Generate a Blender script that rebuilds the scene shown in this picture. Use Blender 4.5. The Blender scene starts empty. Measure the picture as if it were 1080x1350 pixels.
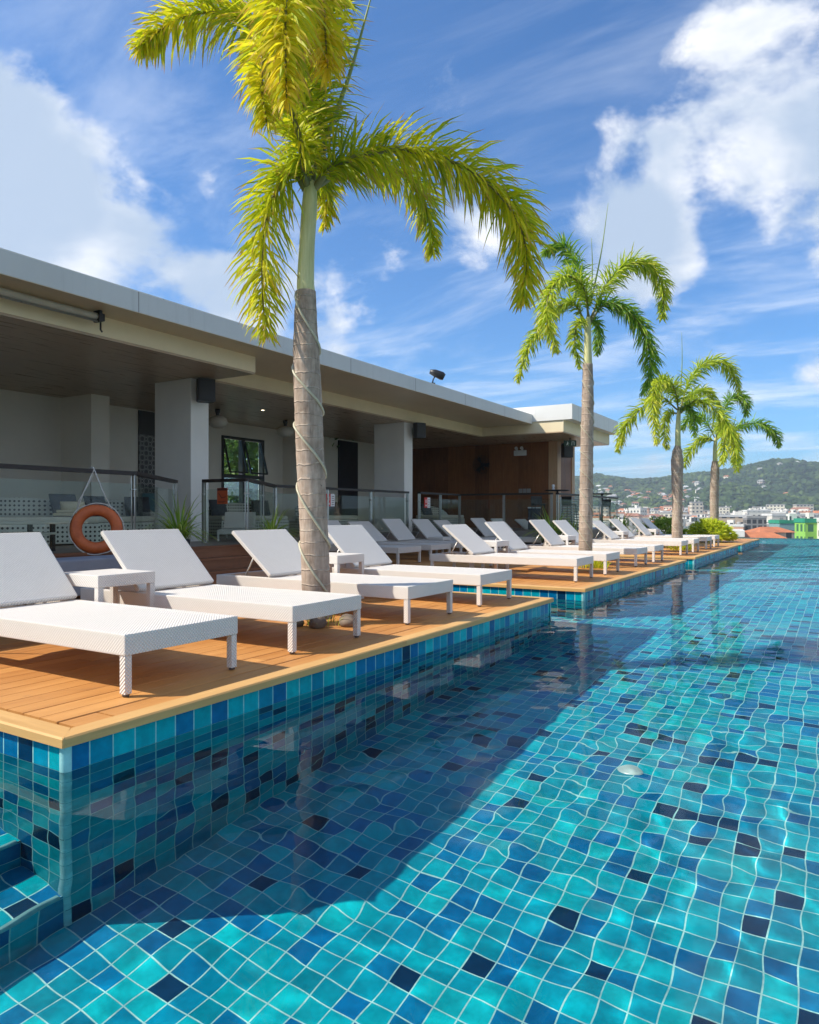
import bpy, bmesh, math, random
import numpy as np
from mathutils import Vector, Matrix, noise as mnoise
PI = math.pi
R = math.radians
sc = bpy.context.scene
COL = sc.collection
rnd = random.Random(7)

# ------------------------------------------------------------------ camera
YAW = 31.51
FPX = 943.0
cam_d = bpy.data.cameras.new('camera')
cam = bpy.data.objects.new('camera', cam_d)
COL.objects.link(cam)
cam.location = (0, 0, 1.0)
cam.rotation_euler = (R(90), 0, R(YAW))
cam_d.sensor_fit = 'HORIZONTAL'
cam_d.sensor_width = 36.0
cam_d.lens = 36.0 * FPX / 1080.0
cam_d.shift_y = 2.0 / 1080.0
cam_d.clip_start = 0.05
cam_d.clip_end = 20000
sc.camera = cam
FS, FC = math.sin(R(YAW)), math.cos(R(YAW))
HZ = 677.0

def ray(px, py):
    """world direction of a photograph pixel (only used to measure where things stand)"""
    a = (px - 540.0) / FPX
    b = (HZ - py) / FPX
    return Vector((-FS + a * FC, FC + a * FS, b))

def onz(px, py, z):
    d = ray(px, py); k = (z - 1.0) / d.z
    return Vector((d.x * k, d.y * k, z))

def ony(px, py, y):
    d = ray(px, py); k = y / d.y
    return Vector((d.x * k, y, 1 + d.z * k))

def onx(px, py, x):
    d = ray(px, py); k = x / d.x
    return Vector((x, d.y * k, 1 + d.z * k))

# ------------------------------------------------------------------ objects
def tag(o, label=None, cat=None, group=None, kind=None):
    if label: o['label'] = label
    if cat: o['category'] = cat
    if group: o['group'] = group
    if kind: o['kind'] = kind
    return o

def empty(name, loc=(0, 0, 0), rz=0.0, label=None, cat=None, group=None):
    o = bpy.data.objects.new(name, None)
    o.empty_display_size = 0.2
    COL.objects.link(o)
    o.location = loc
    o.rotation_euler = (0, 0, rz)
    return tag(o, label, cat, group)

def children(o):
    return [c for c in COL.objects if c.parent == o]

KIDS = {}
def copy_tree(o, parent=None):
    c = o.copy()
    COL.objects.link(c)
    c.parent = parent
    for ch in KIDS.get(o.name, []):
        copy_tree(ch, c)
    return c

class MB:
    """collects shapes and builds ONE mesh object"""
    def __init__(s):
        s.v = []; s.f = []; s.uv = {}; s.sm = []
        s.M = Matrix.Identity(4)
    def add(s, verts, faces, smooth=False, uvs=None):
        n = len(s.v)
        for p in verts:
            s.v.append(tuple(s.M @ Vector(p)))
        for i, f in enumerate(faces):
            s.f.append([n + k for k in f])
            s.sm.append(smooth)
            if uvs: s.uv[len(s.f) - 1] = uvs[i]
    def box(s, x0, x1, y0, y1, z0, z1):
        if x0 > x1: x0, x1 = x1, x0
        if y0 > y1: y0, y1 = y1, y0
        if z0 > z1: z0, z1 = z1, z0
        v = [(x0,y0,z0),(x1,y0,z0),(x1,y1,z0),(x0,y1,z0),(x0,y0,z1),(x1,y0,z1),(x1,y1,z1),(x0,y1,z1)]
        s.add(v, [(0,3,2,1),(4,5,6,7),(0,1,5,4),(1,2,6,5),(2,3,7,6),(3,0,4,7)])
    def cbox(s, x0, x1, y0, y1, z0, z1, b=0.006):
        """box with chamfered edges"""
        bm = bmesh.new()
        bmesh.ops.create_cube(bm, size=1.0)
        bmesh.ops.scale(bm, vec=(abs(x1-x0), abs(y1-y0), abs(z1-z0)), verts=bm.verts)
        bmesh.ops.translate(bm, vec=((x0+x1)/2, (y0+y1)/2, (z0+z1)/2), verts=bm.verts)
        b = min(b, abs(x1-x0)*.45, abs(y1-y0)*.45, abs(z1-z0)*.45)
        bmesh.ops.bevel(bm, geom=bm.edges[:], offset=b, segments=2, profile=0.6, affect='EDGES')
        s.bm(bm)
    def bm(s, bm, smooth=False):
        bm.verts.index_update()
        s.add([v.co[:] for v in bm.verts], [[v.index for v in f.verts] for f in bm.faces], smooth)
        bm.free()
    def tube(s, pts, rad, seg=8, cap=True, smooth=True):
        pts = [Vector(p) for p in pts]
        n = len(pts)
        rads = rad if isinstance(rad, (list, tuple)) else [rad] * n
        T = []
        for i in range(n):
            a = pts[max(0, i-1)]; b = pts[min(n-1, i+1)]
            d = (b - a)
            T.append(d.normalized() if d.length > 1e-9 else Vector((0,0,1)))
        u = T[0].orthogonal().normalized()
        V = []
        for i in range(n):
            u = (u - T[i] * u.dot(T[i]))
            u = u.normalized() if u.length > 1e-6 else T[i].orthogonal().normalized()
            w = T[i].cross(u)
            for k in range(seg):
                a = 2 * PI * k / seg
                V.append(pts[i] + (u * math.cos(a) + w * math.sin(a)) * rads[i])
        F = []
        for i in range(n - 1):
            for k in range(seg):
                k2 = (k + 1) % seg
                F.append((i*seg+k, i*seg+k2, (i+1)*seg+k2, (i+1)*seg+k))
        s.add(V, F, smooth)
        if cap:
            m = len(s.v) - len(V)
            s.f.append([m + k for k in range(seg)][::-1]); s.sm.append(False)
            s.f.append([m + (n-1)*seg + k for k in range(seg)]); s.sm.append(False)
    def bar(s, a, b, w, h, up=(0, 0, 1)):
        """rectangular bar from a to b"""
        a = Vector(a); b = Vector(b); d = (b - a).normalized(); up = Vector(up)
        if abs(d.dot(up)) > .99: up = Vector((1, 0, 0))
        r = d.cross(up).normalized(); u = r.cross(d)
        V = []
        for p in (a, b):
            for i, j in ((-1,-1),(1,-1),(1,1),(-1,1)):
                V.append(p + r * (i*w/2) + u * (j*h/2))
        s.add(V, [(0,1,2,3)[::-1],(4,5,6,7),(0,1,5,4),(1,2,6,5),(2,3,7,6),(3,0,4,7)])
    def lathe(s, prof, c=(0, 0, 0), seg=24, smooth=True):
        V = []; F = []
        n = len(prof)
        for r_, z in prof:
            for k in range(seg):
                a = 2 * PI * k / seg
                V.append((c[0] + r_*math.cos(a), c[1] + r_*math.sin(a), c[2] + z))
        for i in range(n - 1):
            for k in range(seg):
                k2 = (k+1) % seg
                F.append((i*seg+k, i*seg+k2, (i+1)*seg+k2, (i+1)*seg+k))
        s.add(V, F, smooth)
    def quad(s, p0, p1, p2, p3, uv=None):
        s.add([p0, p1, p2, p3], [(0, 1, 2, 3)], uvs=[uv] if uv else None)
    def build(s, name, mat=None, parent=None, kind=None, uv=False, rel=None):
        me = bpy.data.meshes.new(name)
        vs = s.v
        if rel is not None:
            vs = [(p[0]-rel[0], p[1]-rel[1], p[2]-rel[2]) for p in vs]
        me.from_pydata(vs, [], s.f)
        if s.uv:
            l = me.uv_layers.new(name='UVMap')
            for pi, uvs in s.uv.items():
                if uvs is None: continue
                for k, li in enumerate(me.polygons[pi].loop_indices):
                    l.data[li].uv = uvs[k]
        me.polygons.foreach_set('use_smooth', s.sm)
        me.update()
        o = bpy.data.objects.new(name, me)
        if mat: me.materials.append(mat)
        COL.objects.link(o)
        if rel is not None and parent is None: o.location = rel
        if parent is not None:
            o.parent = parent
            KIDS.setdefault(parent.name, []).append(o)
        if kind: o['kind'] = kind
        return o

# ------------------------------------------------------------------ materials
def srgb(r, g, b):
    f = lambda c: (c/255/12.92) if c/255 <= .04045 else ((c/255+.055)/1.055)**2.4
    return (f(r), f(g), f(b), 1)

class NT:
    def __init__(s, tree): s.t = tree; s.n = tree.nodes; s.l = tree.links
    def new(s, ty, **kw):
        n = s.n.new(ty)
        for k, v in kw.items(): setattr(n, k, v)
        return n
    def set(s, inp, v):
        if isinstance(v, bpy.types.NodeSocket): s.l.new(v, inp)
        elif v is not None:
            inp.default_value = v
    def math(s, op, a, b=None, c=None, clamp=False):
        n = s.new('ShaderNodeMath', operation=op); n.use_clamp = clamp
        s.set(n.inputs[0], a)
        if b is not None: s.set(n.inputs[1], b)
        if c is not None: s.set(n.inputs[2], c)
        return n.outputs[0]
    def vmath(s, op, a, b=None, scale=None):
        n = s.new('ShaderNodeVectorMath', operation=op)
        s.set(n.inputs[0], a)
        if b is not None: s.set(n.inputs[1], b)
        if scale is not None: s.set(n.inputs['Scale'], scale)
        return n.outputs['Value'] if op in ('LENGTH', 'DISTANCE', 'DOT_PRODUCT') else n.outputs['Vector']
    def noise(s, vec, scale=5, detail=4, rough=.5, dist=0, dims='3D'):
        n = s.new('ShaderNodeTexNoise', noise_dimensions=dims)
        if vec is not None: s.l.new(vec, n.inputs['Vector'])
        n.inputs['Scale'].default_value = scale; n.inputs['Detail'].default_value = detail
        n.inputs['Roughness'].default_value = rough; n.inputs['Distortion'].default_value = dist
        return n.outputs['Fac']
    def ramp(s, fac, stops, interp='LINEAR'):
        n = s.new('ShaderNodeValToRGB'); s.set(n.inputs[0], fac)
        cr = n.color_ramp; cr.interpolation = interp
        while len(cr.elements) < len(stops): cr.elements.new(1.0)
        for e, (p, c) in zip(cr.elements, stops):
            e.position = p
            e.color = c if len(c) == 4 else (*c, 1)
        return n.outputs[0]
    def mix(s, fac, a, b, blend='MIX'):
        n = s.new('ShaderNodeMix', data_type='RGBA', blend_type=blend)
        s.set(n.inputs['Factor'], fac); s.set(n.inputs[6], a); s.set(n.inputs[7], b)
        return n.outputs[2]
    def maprange(s, v, a, b, c=0, d=1, smooth=False):
        n = s.new('ShaderNodeMapRange')
        if smooth: n.interpolation_type = 'SMOOTHSTEP'
        s.set(n.inputs[0], v)
        for i, x in enumerate((a, b, c, d)): s.set(n.inputs[i+1], x)
        return n.outputs[0]
    def sep(s, v):
        n = s.new('ShaderNodeSeparateXYZ'); s.l.new(v, n.inputs[0]); return n.outputs
    def comb(s, x, y, z):
        n = s.new('ShaderNodeCombineXYZ')
        for i, q in enumerate((x, y, z)): s.set(n.inputs[i], q)
        return n.outputs[0]
    def bump(s, h, strength=.3, dist=.01):
        n = s.new('ShaderNodeBump'); s.l.new(h, n.inputs['Height'])
        n.inputs['Strength'].default_value = strength; n.inputs['Distance'].default_value = dist
        return n.outputs[0]

def new_mat(name):
    m = bpy.data.materials.new(name); m.use_nodes = True
    t = NT(m.node_tree)
    b = m.node_tree.nodes['Principled BSDF']
    return m, t, b

def simple(name, col, rough=.6, metal=0, var=.12, vscale=6, bump=0, bscale=60, spec=None, coat=0):
    m, t, b = new_mat(name)
    tc = t.new('ShaderNodeTexCoord').outputs['Object']
    n = t.noise(tc, vscale, 5, .6)
    c = (*col[:3], 1)
    dark = tuple(x*(1-var) for x in c[:3]) + (1,)
    lite = tuple(min(1, x*(1+var)) for x in c[:3]) + (1,)
    t.set(b.inputs['Base Color'], t.ramp(n, [(.3, dark), (.7, lite)]))
    t.set(b.inputs['Roughness'], t.maprange(n, .2, .8, max(0, rough-.08), min(1, rough+.08)))
    b.inputs['Metallic'].default_value = metal
    if spec is not None: b.inputs['Specular IOR Level'].default_value = spec
    if coat: b.inputs['Coat Weight'].default_value = coat
    if bump:
        t.set(b.inputs['Normal'], t.bump(t.noise(tc, bscale, 4), bump, .01))
    return m
# ------------------------------------------------------------------ daylight
SUN_TRAVEL = Vector((.74, .655, -1.0)).normalized()
to_sun = -SUN_TRAVEL
sun_el = math.asin(to_sun.z)
sd = bpy.data.lights.new('sun', 'SUN')
sd.energy = 5.0; sd.angle = R(.53); sd.color = (1.0, .92, .78)
sun = bpy.data.objects.new('sun', sd); COL.objects.link(sun)
sun.rotation_euler = SUN_TRAVEL.to_track_quat('-Z', 'Y').to_euler()
sun.location = (-20, -15, 30)
sd.cycles.is_caustics_light = True

w = bpy.data.worlds.new('World'); sc.world = w; w.use_nodes = True
t = NT(w.node_tree)
bg = w.node_tree.nodes['Background']
sky = t.new('ShaderNodeTexSky'); sky.sky_type = 'NISHITA'; sky.sun_disc = False
sky.sun_elevation = sun_el
sky.sun_rotation = math.atan2(to_sun.x, to_sun.y)
sky.altitude = 0; sky.air_density = 1.0; sky.dust_density = .6; sky.ozone_density = 3.0
SKY_K = .125
gen = t.new('ShaderNodeTexCoord').outputs['Generated']
d = t.vmath('NORMALIZE', gen)
dx, dy, dz = t.sep(d)[0], t.sep(d)[1], t.sep(d)[2]
def nd(px, py):
    v = ray(px, py).normalized(); return (v.x, v.y, v.z)
def blob(px, py, rad, amp):
    dist = t.vmath('DISTANCE', d, nd(px, py))
    return t.math('MULTIPLY', t.maprange(dist, 0, rad, 1, 0, True), amp)
tot = None
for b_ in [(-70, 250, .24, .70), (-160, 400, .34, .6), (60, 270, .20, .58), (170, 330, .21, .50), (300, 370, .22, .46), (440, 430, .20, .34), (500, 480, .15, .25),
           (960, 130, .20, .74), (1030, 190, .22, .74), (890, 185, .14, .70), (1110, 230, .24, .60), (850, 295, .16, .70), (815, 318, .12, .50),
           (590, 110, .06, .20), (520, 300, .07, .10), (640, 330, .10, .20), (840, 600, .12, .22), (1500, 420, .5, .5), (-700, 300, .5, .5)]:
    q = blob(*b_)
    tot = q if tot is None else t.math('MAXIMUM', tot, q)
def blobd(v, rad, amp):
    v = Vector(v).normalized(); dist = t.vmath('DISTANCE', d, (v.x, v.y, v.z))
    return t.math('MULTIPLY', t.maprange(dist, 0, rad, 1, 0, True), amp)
# unseen bright cloud added beside and behind the viewer to fill the shade
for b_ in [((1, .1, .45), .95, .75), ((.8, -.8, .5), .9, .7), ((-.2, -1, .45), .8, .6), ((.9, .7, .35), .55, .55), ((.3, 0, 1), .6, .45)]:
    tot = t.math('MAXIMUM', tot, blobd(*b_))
wp = t.vmath('ADD', t.vmath('MULTIPLY', d, (1, 1, 1.5)), (3.1, 1.7, .4))
n1 = t.noise(wp, 4.2, 9, .58, .25)
n2 = t.noise(wp, 13, 6, .6, .1)
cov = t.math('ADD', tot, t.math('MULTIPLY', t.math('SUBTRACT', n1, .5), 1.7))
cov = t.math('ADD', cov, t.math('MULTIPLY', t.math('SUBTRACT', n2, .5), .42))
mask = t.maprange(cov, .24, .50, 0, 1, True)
# thin high streaks
inv = t.math('DIVIDE', 1.0, t.math('ADD', t.math('MAXIMUM', dz, 0), .16))
pl = t.comb(t.math('MULTIPLY', dx, inv), t.math('MULTIPLY', dy, inv), 0.0)
mp = t.new('ShaderNodeMapping'); t.l.new(pl, mp.inputs['Vector'])
mp.inputs['Rotation'].default_value = (0, 0, R(25)); mp.inputs['Scale'].default_value = (.75, 1.75, 1)
st = t.noise(mp.outputs[0], 1.7, 8, .62, .5)
streak = t.math('MULTIPLY', t.maprange(st, .42, .78, 0, 1, True), .60)
lowb = t.maprange(dz, .0, .50, 1.6, .45)
streak = t.math('MULTIPLY', streak, lowb, clamp=True)
# cloud brightness: thick cores are greyer below
off = t.vmath('ADD', wp, (-to_sun.x*.05, -to_sun.y*.05, -.07))
n3 = t.noise(off, 4.2, 5, .55, .25)
shade = t.maprange(t.math('ADD', t.math('MULTIPLY', n3, 1.6), t.math('MULTIPLY', tot, .45)), .70, 1.12, 0, 1, True)
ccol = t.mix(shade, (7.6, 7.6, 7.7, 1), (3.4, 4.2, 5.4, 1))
skyc = t.mix(1.0, sky.outputs[0], (.44, .82, 1.16, 1), 'MULTIPLY')
c1 = t.mix(streak, skyc, (6.8, 7.3, 8.0, 1))
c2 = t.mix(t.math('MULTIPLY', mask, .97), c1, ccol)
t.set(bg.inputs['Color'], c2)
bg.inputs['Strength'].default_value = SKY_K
w.cycles.sampling_method = 'MANUAL'; w.cycles.sample_map_resolution = 1024

vs = sc.view_settings
sc.display_settings.display_device = 'sRGB'
vs.view_transform = 'Standard'; vs.look = 'None'; vs.exposure = 0.33; vs.gamma = 1.0
sc.render.engine = 'CYCLES'
cy = sc.cycles
cy.use_denoising = True
try: cy.denoiser = 'OPENIMAGEDENOISE'
except Exception: pass
cy.max_bounces = 9; cy.diffuse_bounces = 4; cy.glossy_bounces = 4; cy.transmission_bounces = 8; cy.transparent_max_bounces = 12
cy.volume_bounces = 1
cy.caustics_refractive = True; cy.caustics_reflective = False
cy.sample_clamp_indirect = 6; cy.blur_glossy = .5
# ------------------------------------------------------------------ pool
PITCH = .124
PF = .113                        # floor tiles
WX = -3.0                       # pool wall under the deck edge
WY = 1.93                       # end wall under the deck corner
WATER = -.166
ZT = -.046                      # top of the tiles
ZF = ZT - 13 * PITCH            # floor
CH = [(8.09, 9.34), (16.3, 17.36), (25.0, 25.9)]   # channels cut into the deck
CHX = -5.2
END = 31.3
FAR = 38.0
RX = 3.6
BACK = -3.5
LX = -6.6

def tile_mat(name, seed=0, more=0.0):
    m, t, b = new_mat(name)
    uv = t.new('ShaderNodeUVMap').outputs[0]
    fl = t.vmath('FLOOR', uv)
    fr = t.vmath('FRACTION', uv)
    wn = t.new('ShaderNodeTexWhiteNoise', noise_dimensions='3D')
    t.l.new(t.vmath('ADD', fl, (seed*17.3, seed*7.1, seed)), wn.inputs['Vector'])
    wv, wc = wn.outputs['Value'], wn.outputs['Color']
    wv = t.maprange(wv, 0, 1, more, 1)
    base = t.ramp(wv, [(0, (.000, .27, .36)), (.28, (.000, .34, .41)), (.46, (.000, .215, .345)), (.56, (.002, .41, .46)),
                       (.70, (.000, .125, .30)), (.82, (.000, .165, .34)), (.905, (.001, .030, .080)), (.975, (.000, .30, .40))], 'CONSTANT')
    tcn = t.noise(t.vmath('MULTIPLY', uv, (1, 1, 1)), 2.2, 5, .65)
    tint = t.maprange(tcn, .3, .75, .78, 1.22)
    r2 = t.sep(wc)[1]
    tint = t.math('MULTIPLY', tint, t.maprange(r2, 0, 1, .85, 1.15))
    base = t.mix(1.0, base, t.comb(tint, tint, tint), 'MULTIPLY')
    x, y = t.sep(fr)[0], t.sep(fr)[1]
    ex = t.math('MINIMUM', x, t.math('SUBTRACT', 1.0, x))
    ey = t.math('MINIMUM', y, t.math('SUBTRACT', 1.0, y))
    e = t.math('MINIMUM', ex, ey)
    g = t.maprange(e, .020, .034, 1, 0, True)
    gn = t.noise(uv, 3.0, 4, .6)
    gc = t.ramp(gn, [(.3, (.20, .48, .48)), (.7, (.42, .68, .64))])
    t.set(b.inputs['Base Color'], t.mix(g, base, gc)); b.inputs['Specular IOR Level'].default_value = .25
    t.set(b.inputs['Roughness'], t.mix(g, (.22, .22, .22, 1), (.7, .7, .7, 1)))
    hh = t.math('SUBTRACT', t.math('MULTIPLY', tcn, .25), t.math('MULTIPLY', g, 1.0))
    t.set(b.inputs['Normal'], t.bump(hh, .4, .003))
    return m
tile_f = tile_mat('pool_tiles_floor', 1)
tile_w = tile_mat('pool_tiles_wall', 5, .28)
tile_e = tile_mat('pool_tiles_end', 3, .2)

CAUSTIC_RX = []
def U(a): return a / PITCH
class TQ(MB):
    def fz(s, x0, x1, y0, y1, z):          # horizontal, facing up
        s.quad((x0,y0,z),(x1,y0,z),(x1,y1,z),(x0,y1,z), [((x0-WX)/PF,(y0-WY)/PF),((x1-WX)/PF,(y0-WY)/PF),((x1-WX)/PF,(y1-WY)/PF),((x0-WX)/PF,(y1-WY)/PF)])
    def fx(s, x, y0, y1, z0, z1, sg=1):    # vertical, normal along X
        q = [(x,y0,z0),(x,y1,z0),(x,y1,z1),(x,y0,z1)]
        uv = [(U(p[1]-WY), U(p[2]-ZT)+50) for p in q]
        if sg < 0: q = q[::-1]; uv = uv[::-1]
        s.quad(*q, uv)
    def fy(s, y, x0, x1, z0, z1, sg=-1):
        q = [(x0,y,z0),(x1,y,z0),(x1,y,z1),(x0,y,z1)]
        uv = [(U(p[0]-WX), U(p[2]-ZT)+90) for p in q]
        if sg > 0: q = q[::-1]; uv = uv[::-1]
        s.quad(*q, uv)

f = TQ(); f.fz(LX, RX, BACK, FAR, ZF)
pf = f.build('pool_floor', tile_f, kind='structure'); CAUSTIC_RX.append(pf)
segs = []
y = WY
for a, b_ in CH: segs.append((y, a)); y = b_
segs.append((y, END))
f = TQ()
for a, b_ in segs:
    f.fx(WX, a, b_, ZF, ZT)
for a, b_ in CH: f.fx(CHX, a, b_, ZF, ZT)
f.fx(RX, BACK, FAR, ZF, WATER-.01, -1)
f.fx(LX, BACK, WY, ZF, ZT)
f.fx(LX, END, FAR, ZF, ZT)
pw = f.build('pool_wall', tile_w, kind='structure'); CAUSTIC_RX.append(pw)
f = TQ()
f.fy(WY, LX, WX, ZF, ZT, -1)
for a, b_ in CH:
    f.fy(a, CHX, WX, ZF, ZT, 1); f.fy(b_, CHX, WX, ZF, ZT, -1)
f.fy(END, LX, WX, ZF, ZT, 1)
f.fy(FAR, LX, RX, ZF, WATER-.012, -1)
f.fy(BACK, LX, RX, ZF, ZT, 1)
pe = f.build('pool_end_wall', tile_e, kind='structure'); CAUSTIC_RX.append(pe)
# submerged entry steps
f = TQ()
for i in range(5):
    x1 = WX - .34*i; x0 = WX - .34*(i+1); z = WATER - 1.22 + .245*i
    zb = ZF if i == 0 else z - .245
    f.fz(x0 if i < 4 else LX, x1, BACK, WY-.002, z)
    f.fx(x1, BACK, WY-.002, zb, z)
ps = f.build('pool_step', tile_f, kind='structure'); CAUSTIC_RX.append(ps)
# pale rounded trim on arrises
trim_m = simple('trim_tile', (.32, .62, .62), .25, var=.25, vscale=9)
f = MB()
def arris(x, y, sx, sy):
    r = .028; V = []; n = 8
    for k in range(n+1):
        a = -.42 + (PI/2+.84)*k/n
        V.append((x - sx*.018 + sx*r*math.cos(a), y - sy*.018 + sy*r*math.sin(a)))
    z0 = ZT
    zz = ZT
    while zz > ZF + .02:
        z1 = max(ZF, zz-PITCH+.004)
        vv = [(p[0], p[1], z1) for p in V] + [(p[0], p[1], zz) for p in V]
        m = n+1
        fc = [(k, k+1, m+k+1, m+k) for k in range(n)]
        f.add(vv, fc, True)
        zz -= PITCH
for a, b_ in segs:
    arris(WX, a, 1, -1); arris(WX, b_, 1, 1)
for i in range(5):
    x1 = WX - .34*i; z = WATER - 1.22 + .245*i
    f.tube([(x1-.012, BACK+.01, z-.010), (x1-.012, WY-.02, z-.010)], .019, 10)
tr = f.build('pool_edge_trim', trim_m, kind='structure'); CAUSTIC_RX.append(tr)
# outer shell of the basin and the block that carries the terrace
conc = simple('render_concrete', (.42, .41, .39), .8, var=.15, vscale=.7, bump=.15)
f = MB()
f.box(LX-.2, RX+.02, BACK-.25, FAR+.02, ZF-.35, ZF-.01)
f.box(RX+.004, RX+.22, BACK-.25, FAR+.25, ZF-.35, WATER-.03)
f.box(LX-.2, RX+.004, FAR+.004, FAR+.25, ZF-.35, WATER-.03)
f.build('pool_shell', conc, kind='structure')
f = MB(); f.box(-22, RX+1.2, BACK-6, FAR+1.2, -30, ZF-.36)
hb = f.build('hotel_block', conc); tag(hb, 'pale rendered hotel block below the rooftop pool terrace', 'building')

# ------------------------------------------------------------------ water
wm = bpy.data.materials.new('pool_water'); wm.use_nodes = True
t = NT(wm.node_tree); wm.node_tree.nodes.clear()
out = t.new('ShaderNodeOutputMaterial')
gl = t.new('ShaderNodeBsdfRefraction'); gl.inputs['IOR'].default_value = 1.33; gl.inputs['Roughness'].default_value = 0.0
gl.inputs['Color'].default_value = (.95, .99, 1.0, 1)
rf_ = t.new('ShaderNodeBsdfGlossy'); rf_.inputs['Roughness'].default_value = 0.0; rf_.inputs[0].default_value = (1, 1, 1, 1)
fr_ = t.new('ShaderNodeFresnel'); fr_.inputs[0].default_value = 1.33
mxw = t.new('ShaderNodeMixShader'); t.set(mxw.inputs[0], t.math('MULTIPLY', fr_.outputs[0], .46))
t.l.new(gl.outputs[0], mxw.inputs[1]); t.l.new(rf_.outputs[0], mxw.inputs[2]); t.l.new(mxw.outputs[0], out.inputs['Surface'])

xs = [LX]
while xs[-1] < RX:
    x = xs[-1]
    st_ = .025 if -4.4 < x < .4 else .09
    xs.append(x + st_)
xs[-1] = RX + .05
ys = [BACK]
while ys[-1] < FAR:
    y = ys[-1]
    st_ = .09 if y < -.6 else max(.025, .0055*y)
    ys.append(y + st_)
ys[-1] = FAR + .05
X, Y = np.meshgrid(np.array(xs), np.array(ys))
dY = np.maximum(.025, .0055*Y)
rs = np.random.RandomState(5)
Zw = np.zeros_like(X)
WAVES = 60
wx = X + .10*np.sin(Y*1.3+.4) + .06*np.sin(X*2.1+Y*.7); wy = Y + .10*np.sin(X*1.7+1.1) + .07*np.sin(Y*1.9-X)
for i in range(WAVES):
    lam = .11 * (1.3/.11) ** ((i+.5)/WAVES)
    th = rs.uniform(0, 2*PI)
    slope = .00195 * (1.4 if lam < .35 else .8)
    k = 2*PI/lam; A = slope/k*1.41
    fade = np.clip((lam/dY - 3.0)/4.0, 0, 1)
    Zw += fade*A*np.sin(k*(np.cos(th)*wx+np.sin(th)*wy)+rs.uniform(0, 6.28))
# calmer and rougher patches
patch = .72 + .45*np.sin(X*.55+1.0)*np.sin(Y*.38+.6) + .18*np.sin(X*1.3-Y*.9)
Zw *= np.clip(patch, .3, 1.3)
Zw += WATER
ny, nx = X.shape
me = bpy.data.meshes.new('pool_water')
me.vertices.add(nx*ny)
me.vertices.foreach_set('co', np.stack([X.ravel(), Y.ravel(), Zw.ravel()], 1).ravel().astype(np.float32))
idx = np.arange(nx*ny).reshape(ny, nx)
q = np.stack([idx[:-1,:-1], idx[:-1,1:], idx[1:,1:], idx[1:,:-1]], -1).reshape(-1, 4)
# keep the sheet out of the solid deck
cxm = X[:-1,:-1].ravel(); cym = Y[:-1,:-1].ravel()
cx2 = X[:-1,1:].ravel(); cy2 = Y[1:,:-1].ravel()
solid = np.zeros(len(cxm), bool)
for a, b_ in segs:
    solid |= (cx2 < WX-.05) & (cym > a+.1) & (cy2 < b_-.1)
for a, b_ in CH:
    solid |= (cx2 < CHX-.1) & (cym > a-.3) & (cy2 < b_+.3)
q = q[~solid]
me.loops.add(len(q)*4); me.polygons.add(len(q))
me.loops.foreach_set('vertex_index', q.ravel().astype(np.int32))
me.polygons.foreach_set('loop_start', np.arange(0, len(q)*4, 4, dtype=np.int32))
me.polygons.foreach_set('use_smooth', np.ones(len(q), bool))
me.update(calc_edges=True)
me.materials.append(wm)
water = bpy.data.objects.new('pool_water', me); COL.objects.link(water)
water['kind'] = 'structure'
water.cycles.is_caustics_caster = True
for o in CAUSTIC_RX: o.cycles.is_caustics_receiver = True
# pale drain cover on the pool floor
lm = simple('cover_white', (.42, .55, .52), .3, var=.15)
f = MB(); f.lathe([(.0, .014), (.03, .014), (.034, .010), (.070, .010), (.082, 0)], seg=24)
ul = f.build('pool_drain_cover', lm); ul.location = (-1.22, 4.75, ZF+.002)
tag(ul, 'round white fitting on the pool floor under the water', 'pool fitting')
ul.cycles.is_caustics_receiver = True

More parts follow.
